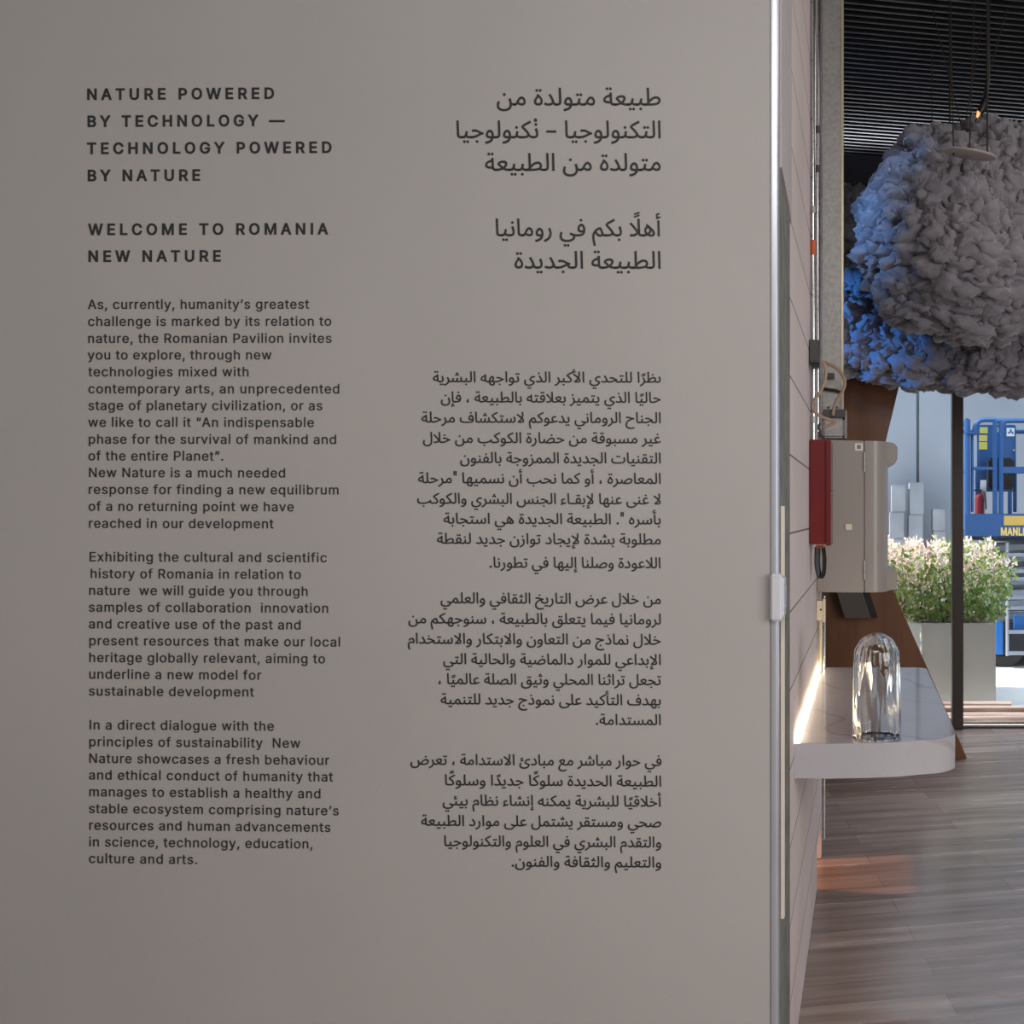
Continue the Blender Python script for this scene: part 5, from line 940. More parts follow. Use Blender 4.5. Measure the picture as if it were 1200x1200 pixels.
# ------------------------------------------------------------------ wall text
SE = lambda y: -0.0046 + 0.0150 * (y - 117) / 836 - 0.0012
SA = lambda y: 0.0066 * (y - 123) / 892
EN = (LATIN, 'L')
AR = (ARABIC, 'A')
text_block('english_heading', 'bold capital English heading on grey wall, NATURE POWERED BY TECHNOLOGY', 'wall text', H, *EN, 0.0246, 20, SE, M['vinyl'], 'track')
text_block('english_welcome', 'bold capital English lines WELCOME TO ROMANIA NEW NATURE below the heading', 'wall text', W, *EN, 0.0246, 20, SE, M['vinyl'], 'track')
text_block('english_paragraph', 'longest small English paragraph, beginning As, currently', 'wall text', P1, *EN, 0.0214, 3, SE, M['vinyl'], 'track')
text_block('english_paragraph', 'small English paragraph beginning Exhibiting the cultural', 'wall text', P2, *EN, 0.0214, 3, SE, M['vinyl'], 'track')
text_block('english_paragraph', 'lowest small English paragraph, beginning In a direct dialogue', 'wall text', P3, *EN, 0.0214, 3, SE, M['vinyl'], 'track')
text_block('arabic_heading', 'large three line Arabic heading at the top of the wall', 'wall text', AH, *AR, 0.0485, 2.5, SA, M['vinyl'], 'scale')
text_block('arabic_welcome', 'large two line Arabic greeting below the Arabic heading', 'wall text', AW, *AR, 0.0485, 2.5, SA, M['vinyl'], 'scale')
text_block('arabic_paragraph', 'ten line Arabic paragraph, uppermost of the three small Arabic ones', 'wall text', A1, *AR, 0.0298, 3.5, SA, M['vinyl'], 'scale')
text_block('arabic_paragraph', 'seven line Arabic paragraph, between the two other small Arabic ones', 'wall text', A2, *AR, 0.0298, 3.5, SA, M['vinyl'], 'scale')
text_block('arabic_paragraph', 'six line Arabic paragraph, lowest of the three small Arabic ones', 'wall text', A3, *AR, 0.0298, 3.5, SA, M['vinyl'], 'scale')


# ------------------------------------------------------------------ wall end and side wall fittings
d = 2.28
t = thing('light_switch', 'white plastic rocker switch on the aluminium wall end', 'switch', (X(911, d), d, Z(700, d)))
bm = bx(X(903.5, d), X(917, d), 2.262, 2.279, Z(727, d), Z(672, d))
done('switch_plate', bm, M['switch'], t, bevel=0.004, seg=3)
bm = bx(X(914.5, d), X(919, d), 2.272, 2.33, Z(723, d), Z(676, d))
done('switch_frame', bm, M['switch'], t, bevel=0.003, seg=2)
bm = bx(X(917.5, d), X(920.2, d), 2.280, 2.322, Z(714, d), Z(685, d))
done('rocker', bm, M['aluminium'], t, bevel=0.002)

WX = -0.2                                   # face of the block wall
# two conduits running up the block wall
d = 3.50
t = thing('conduit_pipe', 'shiny metal conduit with an orange band on the block wall', 'pipe', (WX + 0.012, d, 1.7), 'metal conduits on the block wall')
done('pipe', tube(bm := bmesh.new(), [(X(953, d), d, 1.70), (X(953, d), d, CEIL + 0.09)], 0.0085, 14), M['conduit'], t, smooth=True)
done('colour_band', tube(bmesh.new(), [(X(953, d), d, Z(299, d)), (X(953, d), d, Z(282, d))], 0.0098, 14), M['orange'], t, smooth=True)['label'] = 'orange band'
for py in (246, 492):
    bm = tube(bmesh.new(), [(X(953, d), d, Z(py + 4, d)), (X(953, d), d, Z(py - 4, d))], 0.0115, 14)
    box(bm, WX + 0.0005, X(953, d), d - 0.006, d + 0.006, Z(py + 2, d), Z(py - 2, d))
    done('pipe_clamp', bm, M['steel'], t)
d2 = 3.74
t = thing('conduit_pipe', 'second thinner metal conduit running behind the banded one', 'pipe', (X(958, d2), d2, 1.7), 'metal conduits on the block wall')
done('pipe', tube(bmesh.new(), [(X(958.4, d2), d2, 1.75), (X(958.4, d2), d2, CEIL + 0.09)], 0.0060, 12), M['conduit'], t, smooth=True)
for py in (152, 198):
    bm = tube(bmesh.new(), [(X(958.4, d2), d2, Z(py + 4, d2)), (X(958.4, d2), d2, Z(py - 4, d2))], 0.0088, 12)
    box(bm, WX + 0.0005, X(958.4, d2), d2 - 0.006, d2 + 0.006, Z(py + 2, d2), Z(py - 2, d2))
    done('pipe_clamp', bm, M['darkbox'], t)

# small junction box with two looping cables
d = 3.43
t = thing('junction_box', 'small dark grey junction box clamped around the conduit', 'electrical box', (X(954, d), d, Z(414, d)))
done('box_body', bx(X(948.5, d), X(960, d), d - 0.02, d + 0.05, Z(426, d), Z(399, d)), M['darkbox'], t, bevel=0.002)
done('cable_gland', bx(X(950.5, d), X(959, d), d - 0.012, d + 0.03, Z(431, d), Z(426, d)), M['black'], t, bevel=0.0015)
done('box_lid', bx(X(949.2, d), X(959.2, d), d - 0.023, d - 0.02, Z(424, d), Z(401, d)), M['darkbox'], t, bevel=0.001)
pts = [(963, 423), (967, 430), (967.5, 442), (962, 458), (955, 468), (952.5, 476), (956, 484), (964, 489), (973, 492), (979, 494), (973, 498), (966, 501)]
tag(done('cable', tube(bmesh.new(), smooth_path([P(x, y, 3.36 + 0.02 * i / 11) for i, (x, y) in enumerate(pts)]), 0.0055, 8), M['beige'], smooth=True),
    'beige cable snaking left in front of the conduit below the junction box', 'cable', 'beige cables by the steel column')
pts = [(962, 424), (970, 426), (981, 432), (988, 441), (990, 450), (986, 461), (980, 470), (977, 480), (976, 487)]
tag(done('cable', tube(bmesh.new(), smooth_path([P(x, y, 4.01) for x, y in pts]), 0.0068, 8), M['beige'], smooth=True),
    'beige cable bulging right across the galvanised steel column', 'cable', 'beige cables by the steel column')
pts = [(964, 455), (971, 456.5), (979, 457.5), (985, 459.5)]
tag(done('cable', tube(bmesh.new(), smooth_path([P(x, y, 4.105) for x, y in pts]), 0.0060, 8), M['cable'], smooth=True),
    'short brown cable lying level across the steel column', 'cable', 'beige cables by the steel column')

# galvanised steel channel column hanging from the ceiling
d = 4.12
t = thing('steel_column', 'galvanised steel channel column beside the conduits', 'column', (X(975, d), d, Z(500, d)))
xl, xr = X(963.5, d), X(988.3, d)
zb, zt = Z(500, d), CEIL + 0.09
prof = [(xl, d + 0.09), (xl, d), (xr - 0.008, d), (xr - 0.008, d + 0.09), (xr - 0.012, d + 0.09), (xr - 0.012, d + 0.004), (xl + 0.004, d + 0.004), (xl + 0.004, d + 0.09)]
done('channel', prism(bmesh.new(), prof, zb, zt, 'z'), M['steel'], t)
done('edge_flange', bx(xr - 0.0078, xr, d - 0.004, d + 0.08, zb, zt), M['brass'], t)['label'] = 'paler edge flange'
done('cable_slot', bx(X(968.5, d), X(978, d), d - 0.0012, d, Z(445, d), Z(437, d)), M['darkbox'], t, bevel=0.0004)
for px in (971, 980.5):
    done('bolt', tube(bmesh.new(), [(X(px, d), d + 0.001, Z(477.5, d)), (X(px, d), d - 0.006, Z(477.5, d))], 0.0052, 6), M['darkbox'], t)
bm = bx(X(964.5, 4.06), X(990, 4.06), 4.02, 4.11, Z(514, 4.06), Z(491, 4.06))
done('base_bracket', bm, M['steel'], t, bevel=0.008, seg=3)
done('bracket_lip', bx(X(965, 4.06), X(991, 4.06), 4.015, 4.115, Z(490.6, 4.06), Z(481, 4.06)), M['darkbox'], t, bevel=0.003)
done('bracket_side', bx(X(990.3, 4.06), X(992.3, 4.06), 4.02, 4.11, Z(514.5, 4.06), Z(482, 4.06)), M['cabinet'], t)

# red cabinet
d = 3.43
t = thing('alarm_cabinet', 'slim dark red metal cabinet on the block wall before the grey one', 'cabinet', (X(960, d), d + 0.1, Z(640, d)))
bm = bx(WX + 0.001, X(967.5, d), d, d + 0.2, Z(638, d), Z(515, d))
done('body', bm, M['red'], t, bevel=0.003)
done('door', bx(X(967.8, d), X(973.6, d), d - 0.004, d + 0.2, Z(639.5, d), Z(514.5, d)), M['red'], t, bevel=0.002)
done('lock', tube(bmesh.new(), [(X(973.6, d), d + 0.03, Z(577, d)), (X(975.4, d), d + 0.03, Z(577, d))], 0.006, 12), M['conduit'], t)

# red and black leads in front of the bracket, cable loop below the cabinet
tag(done('cable_tail', tube(bmesh.new(), smooth_path([P(963.5, 514.4, 3.5), P(961.5, 508, 3.5), P(959.5, 500, 3.5), P(961.5, 496, 3.5)]), 0.004, 8), M['black'], smooth=True),
    'short black lead standing on top of the red cabinet', 'cable')
t = thing('cable_loop', 'black cable loop hanging below the red cabinet', 'cable', P(962, 640, 3.5))
bm = bmesh.new()
for o in (-1.6, 0.4, 2.2):
    c = [P(958 + o, 641, 3.5 + o * 0.004), P(957.5 + o, 660, 3.5 + o * 0.004), P(960.5 + o * 0.8, 676, 3.5 + o * 0.004), P(965 + o * 0.5, 672, 3.5 + o * 0.004), P(966 + o * 0.5, 655, 3.5 + o * 0.004), P(964.5 + o * 0.5, 641, 3.5 + o * 0.004)]
    tube(bm, smooth_path(c), 0.0046, 8)
done('black_leads', bm, M['black'], t, smooth=True)
done('copper_glands', bx(X(956, 3.5), X(966, 3.5), 3.48, 3.52, Z(642, 3.5), Z(639.5, 3.5)), M['orange'], t, bevel=0.002)['label'] = 'copper coloured cable glands'

# grey-white wall cabinet with returned lips
d = 3.93
t = thing('wall_cabinet', 'grey white metal cabinet with rounded side on the block wall', 'cabinet', (-0.05, d + 0.15, Z(695, d)))
def zz(py): return Z(py, d)
def xx(px): return X(px, d)
body = [(WX + 0.001, zz(694)), (xx(1012.6), zz(694.5)), (xx(1012.6), zz(516.5)), (WX + 0.001, zz(515))]
done('body', prism(bmesh.new(), body, d, d + 0.30), M['cabinet'], t, bevel=0.003)
plan = [(xx(1013.6), d + 0.002)] + [(xx(1022) + (xx(1041.2) - xx(1022)) * math.sin(a_), d + 0.002 + 0.10 * (1 - math.cos(a_))) for a_ in [k * math.pi / 2 / 10 for k in range(11)]] + [(xx(1041.2), d + 0.30), (xx(1013.6), d + 0.30)]
sc = done('side_cover', prism(bmesh.new(), plan, zz(694.3), zz(516.6), 'z'), M['cabinet'], t, smooth=True)
sc['label'] = 'rounded side cover with two projecting lips'
dl = d + 0.06
def lz(py): return Z(py, dl)
for lip in ([(1038, 517.4), (1047, 519), (1051.8, 523), (1051.8, 538), (1050, 541), (1041.5, 545.5), (1038, 546.5)], [(1038, 664), (1041.5, 665.5), (1050, 669.5), (1051.6, 673), (1051.6, 687), (1047, 691), (1038, 693)]):
    done('lip', prism(bmesh.new(), [(X(a_, dl), lz(b_)) for a_, b_ in lip], dl, d + 0.30), M['cabinet'], sc, bevel=0.003)
for py in (541.5, 668):
    done('hinge', tube(bmesh.new(), [(xx(1013.2), d - 0.003, zz(py + 11.5)), (xx(1013.2), d - 0.003, zz(py - 11.5))], 0.0055, 10), M['steel'], t, smooth=True)
done('latch', bx(xx(990.5), xx(998.5), d - 0.008, d - 0.0005, zz(621), zz(614)), M['ivory'], t, bevel=0.002)['label'] = 'small ivory latch'
st = done('sticker', bx(xx(1002), xx(1011), d - 0.001, d - 0.0001, zz(528), zz(519.5)), M['label'], t)
st['label'] = 'small white sticker'
done('grey_square', bx(xx(1004.4), xx(1008.8), d - 0.0016, d - 0.0011, zz(526), zz(521.5)), M['labelgrey'], st)

# small ivory socket and pipes under the cabinet
d = 3.90
t = thing('socket_box', 'small ivory electrical box on the wall under the grey cabinet', 'electrical box', (X(961, d), d, Z(716, d)))
done('box_body', bx(WX + 0.001, X(964, d), d, d + 0.06, Z(727, d), Z(704, d)), M['ivory'], t, bevel=0.002)
done('side_plate', bx(X(964.2, d), X(967, d), d - 0.003, d + 0.06, Z(729, d), Z(702, d)), M['ivory'], t, bevel=0.001)
done('screw', tube(bmesh.new(), [(X(962, d), d + 0.001, Z(714.5, d)), (X(962, d), d - 0.003, Z(714.5, d))], 0.004, 8), M['black'], t)
for px, dd, r, mm, lab in ((961.5, 3.98, 0.0085, 'brass', 'yellowish pipe dropping from the ivory box to the shelf'), (966, 4.03, 0.005, 'conduit', 'thin steel pipe running right of the yellowish one behind the shelf')):
    z0 = 0.837 if mm == 'brass' else 0.17
    tag(done('drop_pipe', tube(bmesh.new(), [(X(px, dd), dd, z0), (X(px, dd), dd, Z(698 if mm != 'brass' else 727, dd))], r, 12), M[mm], smooth=True), lab, 'pipe', 'pipes below the grey cabinet')

# ------------------------------------------------------------------ stone shelf with light strip and dome
t = thing('stone_shelf', 'pale veined stone wall shelf with a rounded front corner', 'shelf', (0.02, 3.4, 0.745))
y0, y1, sx1 = 2.735, 4.09, 0.243
outline = [(WX + 0.0005, y0), (-0.10, y0 - 0.002), (0.0, y0 + 0.004), (0.08, y0 + 0.018), (0.15, y0 + 0.043)]
for k in range(9):
    a = math.radians(-68 + k * 68 / 8)
    outline.append((sx1 - 0.10 + 0.10 * math.cos(a), y0 + 0.145 + 0.10 * math.sin(a)))
outline += [(0.238, 3.4), (0.230, 4.0)] + [(0.185 + 0.045 * math.cos(a), 4.045 + 0.045 * math.sin(a)) for a in (0.2, 0.8, 1.4)] + [(WX + 0.0005, y1)]
done('slab', prism(bmesh.new(), outline, 0.743, 0.836, 'z'), M['stone'], t, smooth=True)
bm = bmesh.new()
for a, b2 in (((0.175, 2.80), (0.155, 4.06)),):
    pass
t2 = thing('light_strip', 'glowing warm light strip along the back of the stone shelf', 'light', (WX, 3.4, 0.836))
bm = bx(WX + 0.0005, WX + 0.012, 2.75, 4.08, 0.8365, 0.852)
done('diffuser', bm, M['led'], t2)
done('channel', bx(WX + 0.0121, WX + 0.0135, 2.75, 4.08, 0.8365, 0.842), M['aluminium'], t2)

# blown glass dome
cx, cy, R, H = X(1027.5, 2.815), 2.817, 0.0672, 0.286
bm = bmesh.new()
prof = [(R - 0.003, 0.0), (R, 0.004)] + [(R - 0.004 * k / 20, 0.22 * k / 20) for k in range(1, 21)]
for k in range(1, 17):
    a = k / 16 * math.pi / 2
    prof.append(((R - 0.004) * math.cos(a), 0.22 + 0.066 * math.sin(a)))
prof[-1] = (0.0, H)
inner = [(max(0.0, r - 0.009), (z if z < 0.2 else 0.2 + (z - 0.2) * 0.90)) for r, z in prof]
inner[-1] = (0.0, inner[-1][1])
lathe(bm, inner[::-1] + prof, (cx, cy, 0.8364), 96)
# the blown walls are wavy: tall soft flutes on the body, rings on the crown
for v_ in bm.verts:
    dx, dy, dz = v_.co.x - cx, v_.co.y - cy, v_.co.z - 0.8364
    r = math.hypot(dx, dy)
    if r > 1e-4:
        a = math.atan2(dy, dx)
        inn = 1.0 if r < R - 0.0065 else 0.0
        f = noise.noise(Vector((math.cos(a) * 2.2 + inn * 7, math.sin(a) * 2.2, dz * 5)))
        f2 = noise.noise(Vector((math.cos(a) * 6.0 + inn * 3, math.sin(a) * 6.0, dz * 9)))
        ring = math.sin(dz * 190) * max(0.0, min(1.0, (dz - 0.19) / 0.04))
        k_ = 1 + (0.020 + 0.030 * inn) * f + (0.010 + 0.022 * inn) * f2 + 0.012 * ring * inn
        if dz < 0.01 and not inn:
            k_ = 1
        v_.co.x, v_.co.y = cx + dx * k_, cy + dy * k_
tag(done('glass_dome', bm, M['blown'], smooth='all'), 'clear blown glass dome standing at the front of the stone shelf', 'glass dome')

# ------------------------------------------------------------------ brown hourglass wood panel and its dark plate
d = 6.06
q = [(1133.5, 889.3), (1041, 679), (1024, 640), (1018, 618), (1022, 585), (1038, 517), (1053, 455), (1056.5, 440)]
right = [(X(a, d), Z(b2, d)) for a, b2 in q]
right[0] = (right[0][0], 0.0)
axis_x = X(962, d)
left = [(2 * axis_x - a, b2) for a, b2 in right[::-1]]
tag(done('hourglass_panel', prism(bmesh.new(), right + left, d, d + 0.06), M['wood'], bevel=0.003), 'tall brown wooden panel narrowing to a waist behind the grey cabinet', 'wooden panel')
d = 5.95
t = thing('leaning_plate', 'dark grey slanted plate against the brown wooden panel', 'panel', P(1008, 725, d))
done('face', prism(bmesh.new(), [(X(a, d), Z(b2, d)) for a, b2 in ((990.5, 724.5), (1021, 724.5), (1000, 660), (970, 660))], d, d + 0.10), M['plate'], t)
done('black_edge', prism(bmesh.new(), [(X(a, d), Z(b2, d)) for a, b2 in ((1021.2, 724.5), (1028.5, 724.5), (1007.5, 660), (1000.2, 660))], d + 0.01, d + 0.105), M['black'], t)

# ------------------------------------------------------------------ fibre clouds
def tuft_shape(rng):
    """One curl of fibre: a small lobe, folded and ruffled."""
    bm = bmesh.new()
    bmesh.ops.create_icosphere(bm, subdivisions=3, radius=1.0)
    o = Vector((rng.uniform(0, 50), rng.uniform(0, 50), rng.uniform(0, 50)))
    co = []
    for v in bm.verts:
        p = v.co.copy()
        n1 = noise.noise(p * 1.1 + o)
        n2 = abs(noise.noise(p * 2.3 + o))
        n3 = abs(noise.noise(p * 5.0 + o))
        q = p * (0.9 + 0.55 * n1 + 0.70 * n2 + 0.34 * n3)
        q += Vector((noise.noise(p * 1.7 + o * 2), noise.noise(p * 1.7 - o), noise.noise(p * 1.7 + o * 3))) * 0.30
        co.append(Vector((q.x, q.y * 0.72, q.z * 0.95)))
    fs = [[v.index for v in f.verts] for f in bm.faces]
    bm.free()
    return co, fs


_rt = random.Random(5)
TUFTS = [tuft_shape(_rt) for k in range(14)]


def fluff(name, label, lumps, seed, count=900, big=0.056):
    """A cloud: many curls of fibre packed over soft inner lumps, one mesh."""
    rng = random.Random(seed)
    verts, faces = [], []
    core = bmesh.new()
    for x, y, z, rx, ry, rz in lumps:
        bmesh.ops.create_icosphere(core, subdivisions=3, radius=0.93, matrix=Matrix.Translation((x, y, z)) @ Matrix.Diagonal((rx, ry, rz, 1)))
    core.verts.ensure_lookup_table()
    for v in core.verts:
        verts.append(v.co.copy())
    faces += [[v.index for v in f.verts] for f in core.faces]
    core.free()
    wts = [a[3] * a[5] + a[3] * a[4] for a in lumps]
    placed = 0
    while placed < count:
        x, y, z, rx, ry, rz = rng.choices(lumps, wts)[0]
        t = Vector((rng.gauss(0, 1), rng.gauss(-0.35, 1), rng.gauss(0, 1))).normalized()
        p = Vector((x + t.x * rx, y + t.y * ry, z + t.z * rz))
        if any(((p.x - a[0]) / a[3]) ** 2 + ((p.y - a[1]) / a[4]) ** 2 + ((p.z - a[2]) / a[5]) ** 2 < 0.80 for a in lumps):
            continue
        placed += 1
        n = Vector((t.x / rx, t.y / ry, t.z / rz)).normalized()
        s = big * (0.28 + 0.95 * rng.random() ** 2.2)
        rot = n.to_track_quat('Z', 'Y').to_matrix() @ Matrix.Rotation(rng.uniform(0, 6.28), 3, 'Z') @ Matrix.Rotation(rng.gauss(0, 0.5), 3, 'X')
        droop = 1.0
        co, fs = TUFTS[rng.randrange(len(TUFTS))]
        under = max(0.0, -n.z + 0.15)
        base = len(verts)
        for q in co:
            w = rot @ (q * s)
            if under:
                # fibres on the underside hang in sheets
                w = Vector((w.x * (1 + 0.35 * under), w.y * (1 + 0.2 * under), w.z * (1 - 0.35 * under) - 0.25 * under * s * max(0, q.z)))
            verts.append(p + w - n * s * 0.25)
        faces += [[base + i for i in f] for f in fs]
    me = bpy.data.meshes.new(name)
    me.from_pydata([tuple(v) for v in verts], [], faces)
    me.update()
    for p in me.polygons:
        p.use_smooth = True
    me.materials.append(M['fluff'])
    o = link(name, me)
    tag(o, label, 'cloud sculpture', 'hanging fibre clouds')
    return o


def lump(px, py, d, r, ry=None, rz=None):
    p = P(px, py, d)
    return (p.x, p.y, p.z, r / FPX * d, (ry or r) / FPX * d, (rz or r) / FPX * d)


fluff('fibre_cloud', 'big round fluffy grey fibre cloud lit blue on its left side', [
    lump(1115, 262, 4.95, 88), lump(1062, 250, 5.0, 50), lump(1050, 292, 5.0, 40), lump(1090, 205, 5.0, 45), lump(1150, 190, 5.05, 42),
    lump(1190, 250, 5.0, 85), lump(1085, 335, 4.95, 50), lump(1130, 350, 4.92, 48), lump(1240, 220, 5.1, 70), lump(1170, 330, 4.95, 62), lump(1225, 320, 5.0, 66),
    lump(1030, 262, 5.02, 22), lump(1135, 300, 4.75, 60)], 1, 2300)
fluff('fibre_cloud', 'low wide grey fibre cloud below the round one, bright blue at its left end', [
    lump(990, 388, 5.62, 46, 50, 40), lump(1030, 400, 5.62, 48, 50, 44), lump(1085, 415, 5.6, 58, 56, 38), lump(1070, 378, 5.6, 44, 50, 42),
    lump(1140, 405, 5.55, 60, 56, 44), lump(960, 400, 5.65, 44, 50, 40), lump(1010, 352, 5.65, 30, 40, 36),
    lump(1165, 415, 5.45, 50, 56, 38), lump(1205, 395, 5.5, 62, 64, 55), lump(1130, 437, 5.5, 28, 40, 18), lump(1260, 400, 5.5, 70, 64, 55), lump(1190, 432, 5.4, 46, 46, 28)], 2, 2000)
fluff('fibre_cloud', 'dark unlit fibre cloud farthest back, rising beside the steel column', [
    lump(985, 285, 6.5, 40, 32, 52), lump(1000, 245, 6.5, 26, 26, 20), lump(1030, 250, 6.5, 26, 24, 28), lump(950, 290, 6.5, 46, 34, 55), lump(1005, 320, 6.5, 34, 30, 36)], 4, 420)

# ------------------------------------------------------------------ hanging plate, cables and the little spotlight
d = 4.45
t = thing('hanging_plate', 'pale oblong plate hanging on cables before the fibre cloud', 'hanging plate', P(1135, 185, d))
bm = bmesh.new()
prof = [(0, 0), (0.10, 0.0), (0.118, 0.004), (0.122, 0.009), (0.118, 0.013), (0.0, 0.014)]
lathe(bm, prof, (0, 0, 0), 40)
mt = Matrix.Translation(P(1135.5, 182.5, d)) @ Matrix.Rotation(math.radians(9.5), 4, 'Y') @ Matrix.Rotation(math.radians(10.5), 4, 'X')
bm.transform(mt)
done('disc', bm, M['lamp_white'], t, smooth=True)
bm = bmesh.new()
lathe(bm, [(0, 0.0142), (0.016, 0.0142), (0.014, 0.034), (0, 0.036)], (0, 0, 0), 20)
bm.transform(mt)
done('hub', bm, M['cable'], t, smooth=True)
cables = [((1116, 107), (1117.5, 182), 4.45, 0.003, 'cable hung from the ceiling to the left end of the pale plate'),
          ((1157, 60), (1157, 186), 4.45, 0.004, 'cable hung straight down to the right part of the pale plate'),
          ((1139, 88), (1136, 181), 4.47, 0.0028, 'cable reaching the hub of the pale plate'),
          ((1116, 105), (1131, 165), 4.9, 0.003, 'black cable slanting right into the top of the round cloud'),
          ((1146, 55), (1128, 165), 5.02, 0.003, 'long black cable slanting left into the round cloud'),
          ((1113, 108), (1113, 172), 4.95, 0.005, 'cable tinted blue at the left of the cable bunch'),
          ((1144, 140), (1137, 165), 4.9, 0.003, 'short cable below the small spotlight'),
          ((1092, 152), (1092, 172), 5.3, 0.003, 'lone thin cable left of the cable bunch'),
          ((981, 180), (981, 232), 6.5, 0.003, 'cable holding the dark rear cloud beside the steel column')]
for a, b2, dd, r, lab in cables:
    pa, pb = P(*a, dd), P(*b2, dd)
    # each cable starts at the ceiling slats
    dirv = pa - pb
    k_ = (CEIL - pb.z) / dirv.z if dirv.z > 1e-4 else 1
    top = pb + dirv * k_
    if abs(top.x - pb.x) > 0.25:
        top.x = pb.x + math.copysign(0.25, top.x - pb.x)
    tag(done('suspension_cable', tube(bmesh.new(), [pb, (pb + top) / 2 + Vector((0, 0.004, 0)), top], r, 8), M['cable'], smooth=True), lab, 'cable', 'cables holding the hanging pieces')
d = 4.7
t = thing('spotlight', 'slim black spotlight hanging on a stem above the fibre cloud', 'lamp', P(1155, 60, d))
top = P(1158, 70, d); top.z = CEIL
done('stem', tube(bmesh.new(), [top, P(1157.5, 95, d), P(1155, 118, d)], 0.010, 10), M['black'], t, smooth=True)
done('lamp_head', tube(bmesh.new(), [P(1155.5, 116, d), P(1150, 129, d), P(1147.5, 132, d)], [0.017, 0.017, 0.014], 12), M['black'], t, smooth=True)
done('lit_rim', tube(bmesh.new(), [P(1147.7, 130, d), P(1145, 137.5, d)], [0.011, 0.005], 10), emis('amber_glow', (0.9, 0.42, 0.16, 1), 1.2), t, smooth=True)

# ------------------------------------------------------------------ outside: planter, shrub, poles
d = 7.67
pz = Z(730.5, d)
px0, px1 = X(1079.5, d), X(1167, d)
t = thing('planter_box', 'tall grey concrete planter box outside the glass', 'planter', ((px0 + px1) / 2, d + 0.3, 0))
foot = [(px0, d), (px1, d), (px1 + 0.02, 8.6), (px0 - 0.62, 8.6)]
bm = bmesh.new()
lo = [bm.verts.new((a, b2, 0)) for a, b2 in foot]
hi = [bm.verts.new((a, b2, pz)) for a, b2 in foot]
c0 = Vector((sum(a for a, _ in foot) / 4, sum(b2 for _, b2 in foot) / 4))
ins = [c0 + (Vector(f) - c0) * 0.9 for f in foot]
hi2 = [bm.verts.new((f.x, f.y, pz)) for f in ins]
lo2 = [bm.verts.new((f.x, f.y, pz - 0.06)) for f in ins]
bm.faces.new(lo)
bm.faces.new(lo2)
for i in range(4):
    j = (i + 1) % 4
    bm.faces.new((lo[i], lo[j], hi[j], hi[i]))
    bm.faces.new((hi[i], hi[j], hi2[j], hi2[i]))
    bm.faces.new((hi2[i], hi2[j], lo2[j], lo2[i]))
done('box', bm, M['planter'], t, bevel=0.004)
bm = prism(bmesh.new(), [(f.x, f.y) for f in [c0 + (f - c0) * 0.995 for f in ins]], pz - 0.058, pz - 0.02, 'z')
done('soil', bm, M['soil'], t)


def crown(px, py):
    """True when a point of the shrub's silhouette (photo pixels at 8 m) lies inside the clipped crown."""
    top = 636 + 5 * math.sin(px * 0.21) + 3 * math.sin(px * 0.53) + max(0, px - 1150) ** 1.25 * 0.30
    right = 1186 - max(0, py - 668) * 0.22 + 3 * math.sin(py * 0.3)
    return top < py < 726 and 985 < px < right


t = thing('flowering_shrub', 'clipped green shrub with pale pink young leaves in the planter', 'shrub', (0.55, 8.1, pz - 0.03))
rnd = random.Random(11)


def leaf(bm, p, dirv, L, w):
    dirv = dirv.normalized()
    s = dirv.cross(Vector((rnd.uniform(-1, 1), rnd.uniform(-1, 1), rnd.uniform(-1, 1)))).normalized()
    n = s.cross(dirv)
    a, m1, e = p, p + dirv * L * 0.5 + n * L * 0.06, p + dirv * L
    vs = [bm.verts.new(q) for q in (a, m1 + s * w - n * w * 0.4, e, m1 - s * w - n * w * 0.4, m1)]
    bm.faces.new((vs[0], vs[1], vs[4])); bm.faces.new((vs[1], vs[2], vs[4])); bm.faces.new((vs[2], vs[3], vs[4])); bm.faces.new((vs[3], vs[0], vs[4]))


g, pk, st = bmesh.new(), bmesh.new(), bmesh.new()
n = 0
while n < 6400:
    px, py, d = rnd.uniform(985, 1190), rnd.uniform(630, 726), 7.72 + 0.75 * rnd.random() ** 1.7
    if not crown(px, py):
        continue
    n += 1
    p = P(px, py, 8.0)
    p.y = d
    dirv = Vector((rnd.gauss(0, 0.6), rnd.gauss(-0.35, 0.5), rnd.gauss(0.55, 0.5)))
    top = (py - 634) / 92
    if rnd.random() < max(0.10, 0.80 - top * 0.95) + (0.12 if px < 1090 else 0):
        leaf(pk, p, dirv, rnd.uniform(0.030, 0.060), rnd.uniform(0.008, 0.014))
    else:
        leaf(g, p, dirv, rnd.uniform(0.035, 0.065), rnd.uniform(0.010, 0.016))
for k in range(46):
    bx0 = rnd.uniform(-0.05, 0.88)
    yb = rnd.uniform(7.85, 8.4)
    p0 = Vector((bx0, yb, pz - 0.03))
    p1 = p0 + Vector((rnd.uniform(-0.10, 0.10), rnd.uniform(-0.12, 0.05), rnd.uniform(0.35, 0.55)))
    tube(st, [p0, (p0 + p1) / 2 + Vector((rnd.uniform(-.03, .03), 0, 0)), p1], [0.008, 0.006, 0.003], 6)
for nm, bm, mm in (('green_leaves', g, 'leaf'), ('pink_leaves', pk, 'pinkleaf')):
    me = bpy.data.meshes.new(nm)
    bm.to_mesh(me)
    bm.free()
    me.materials.append(M[mm])
    o = link(nm, me, t)
    o['kind'] = 'stuff'
    o['label'] = 'dark green leaves' if mm == 'leaf' else 'pale pink young leaves at the top'
done('twigs', st, M['bark'], t)

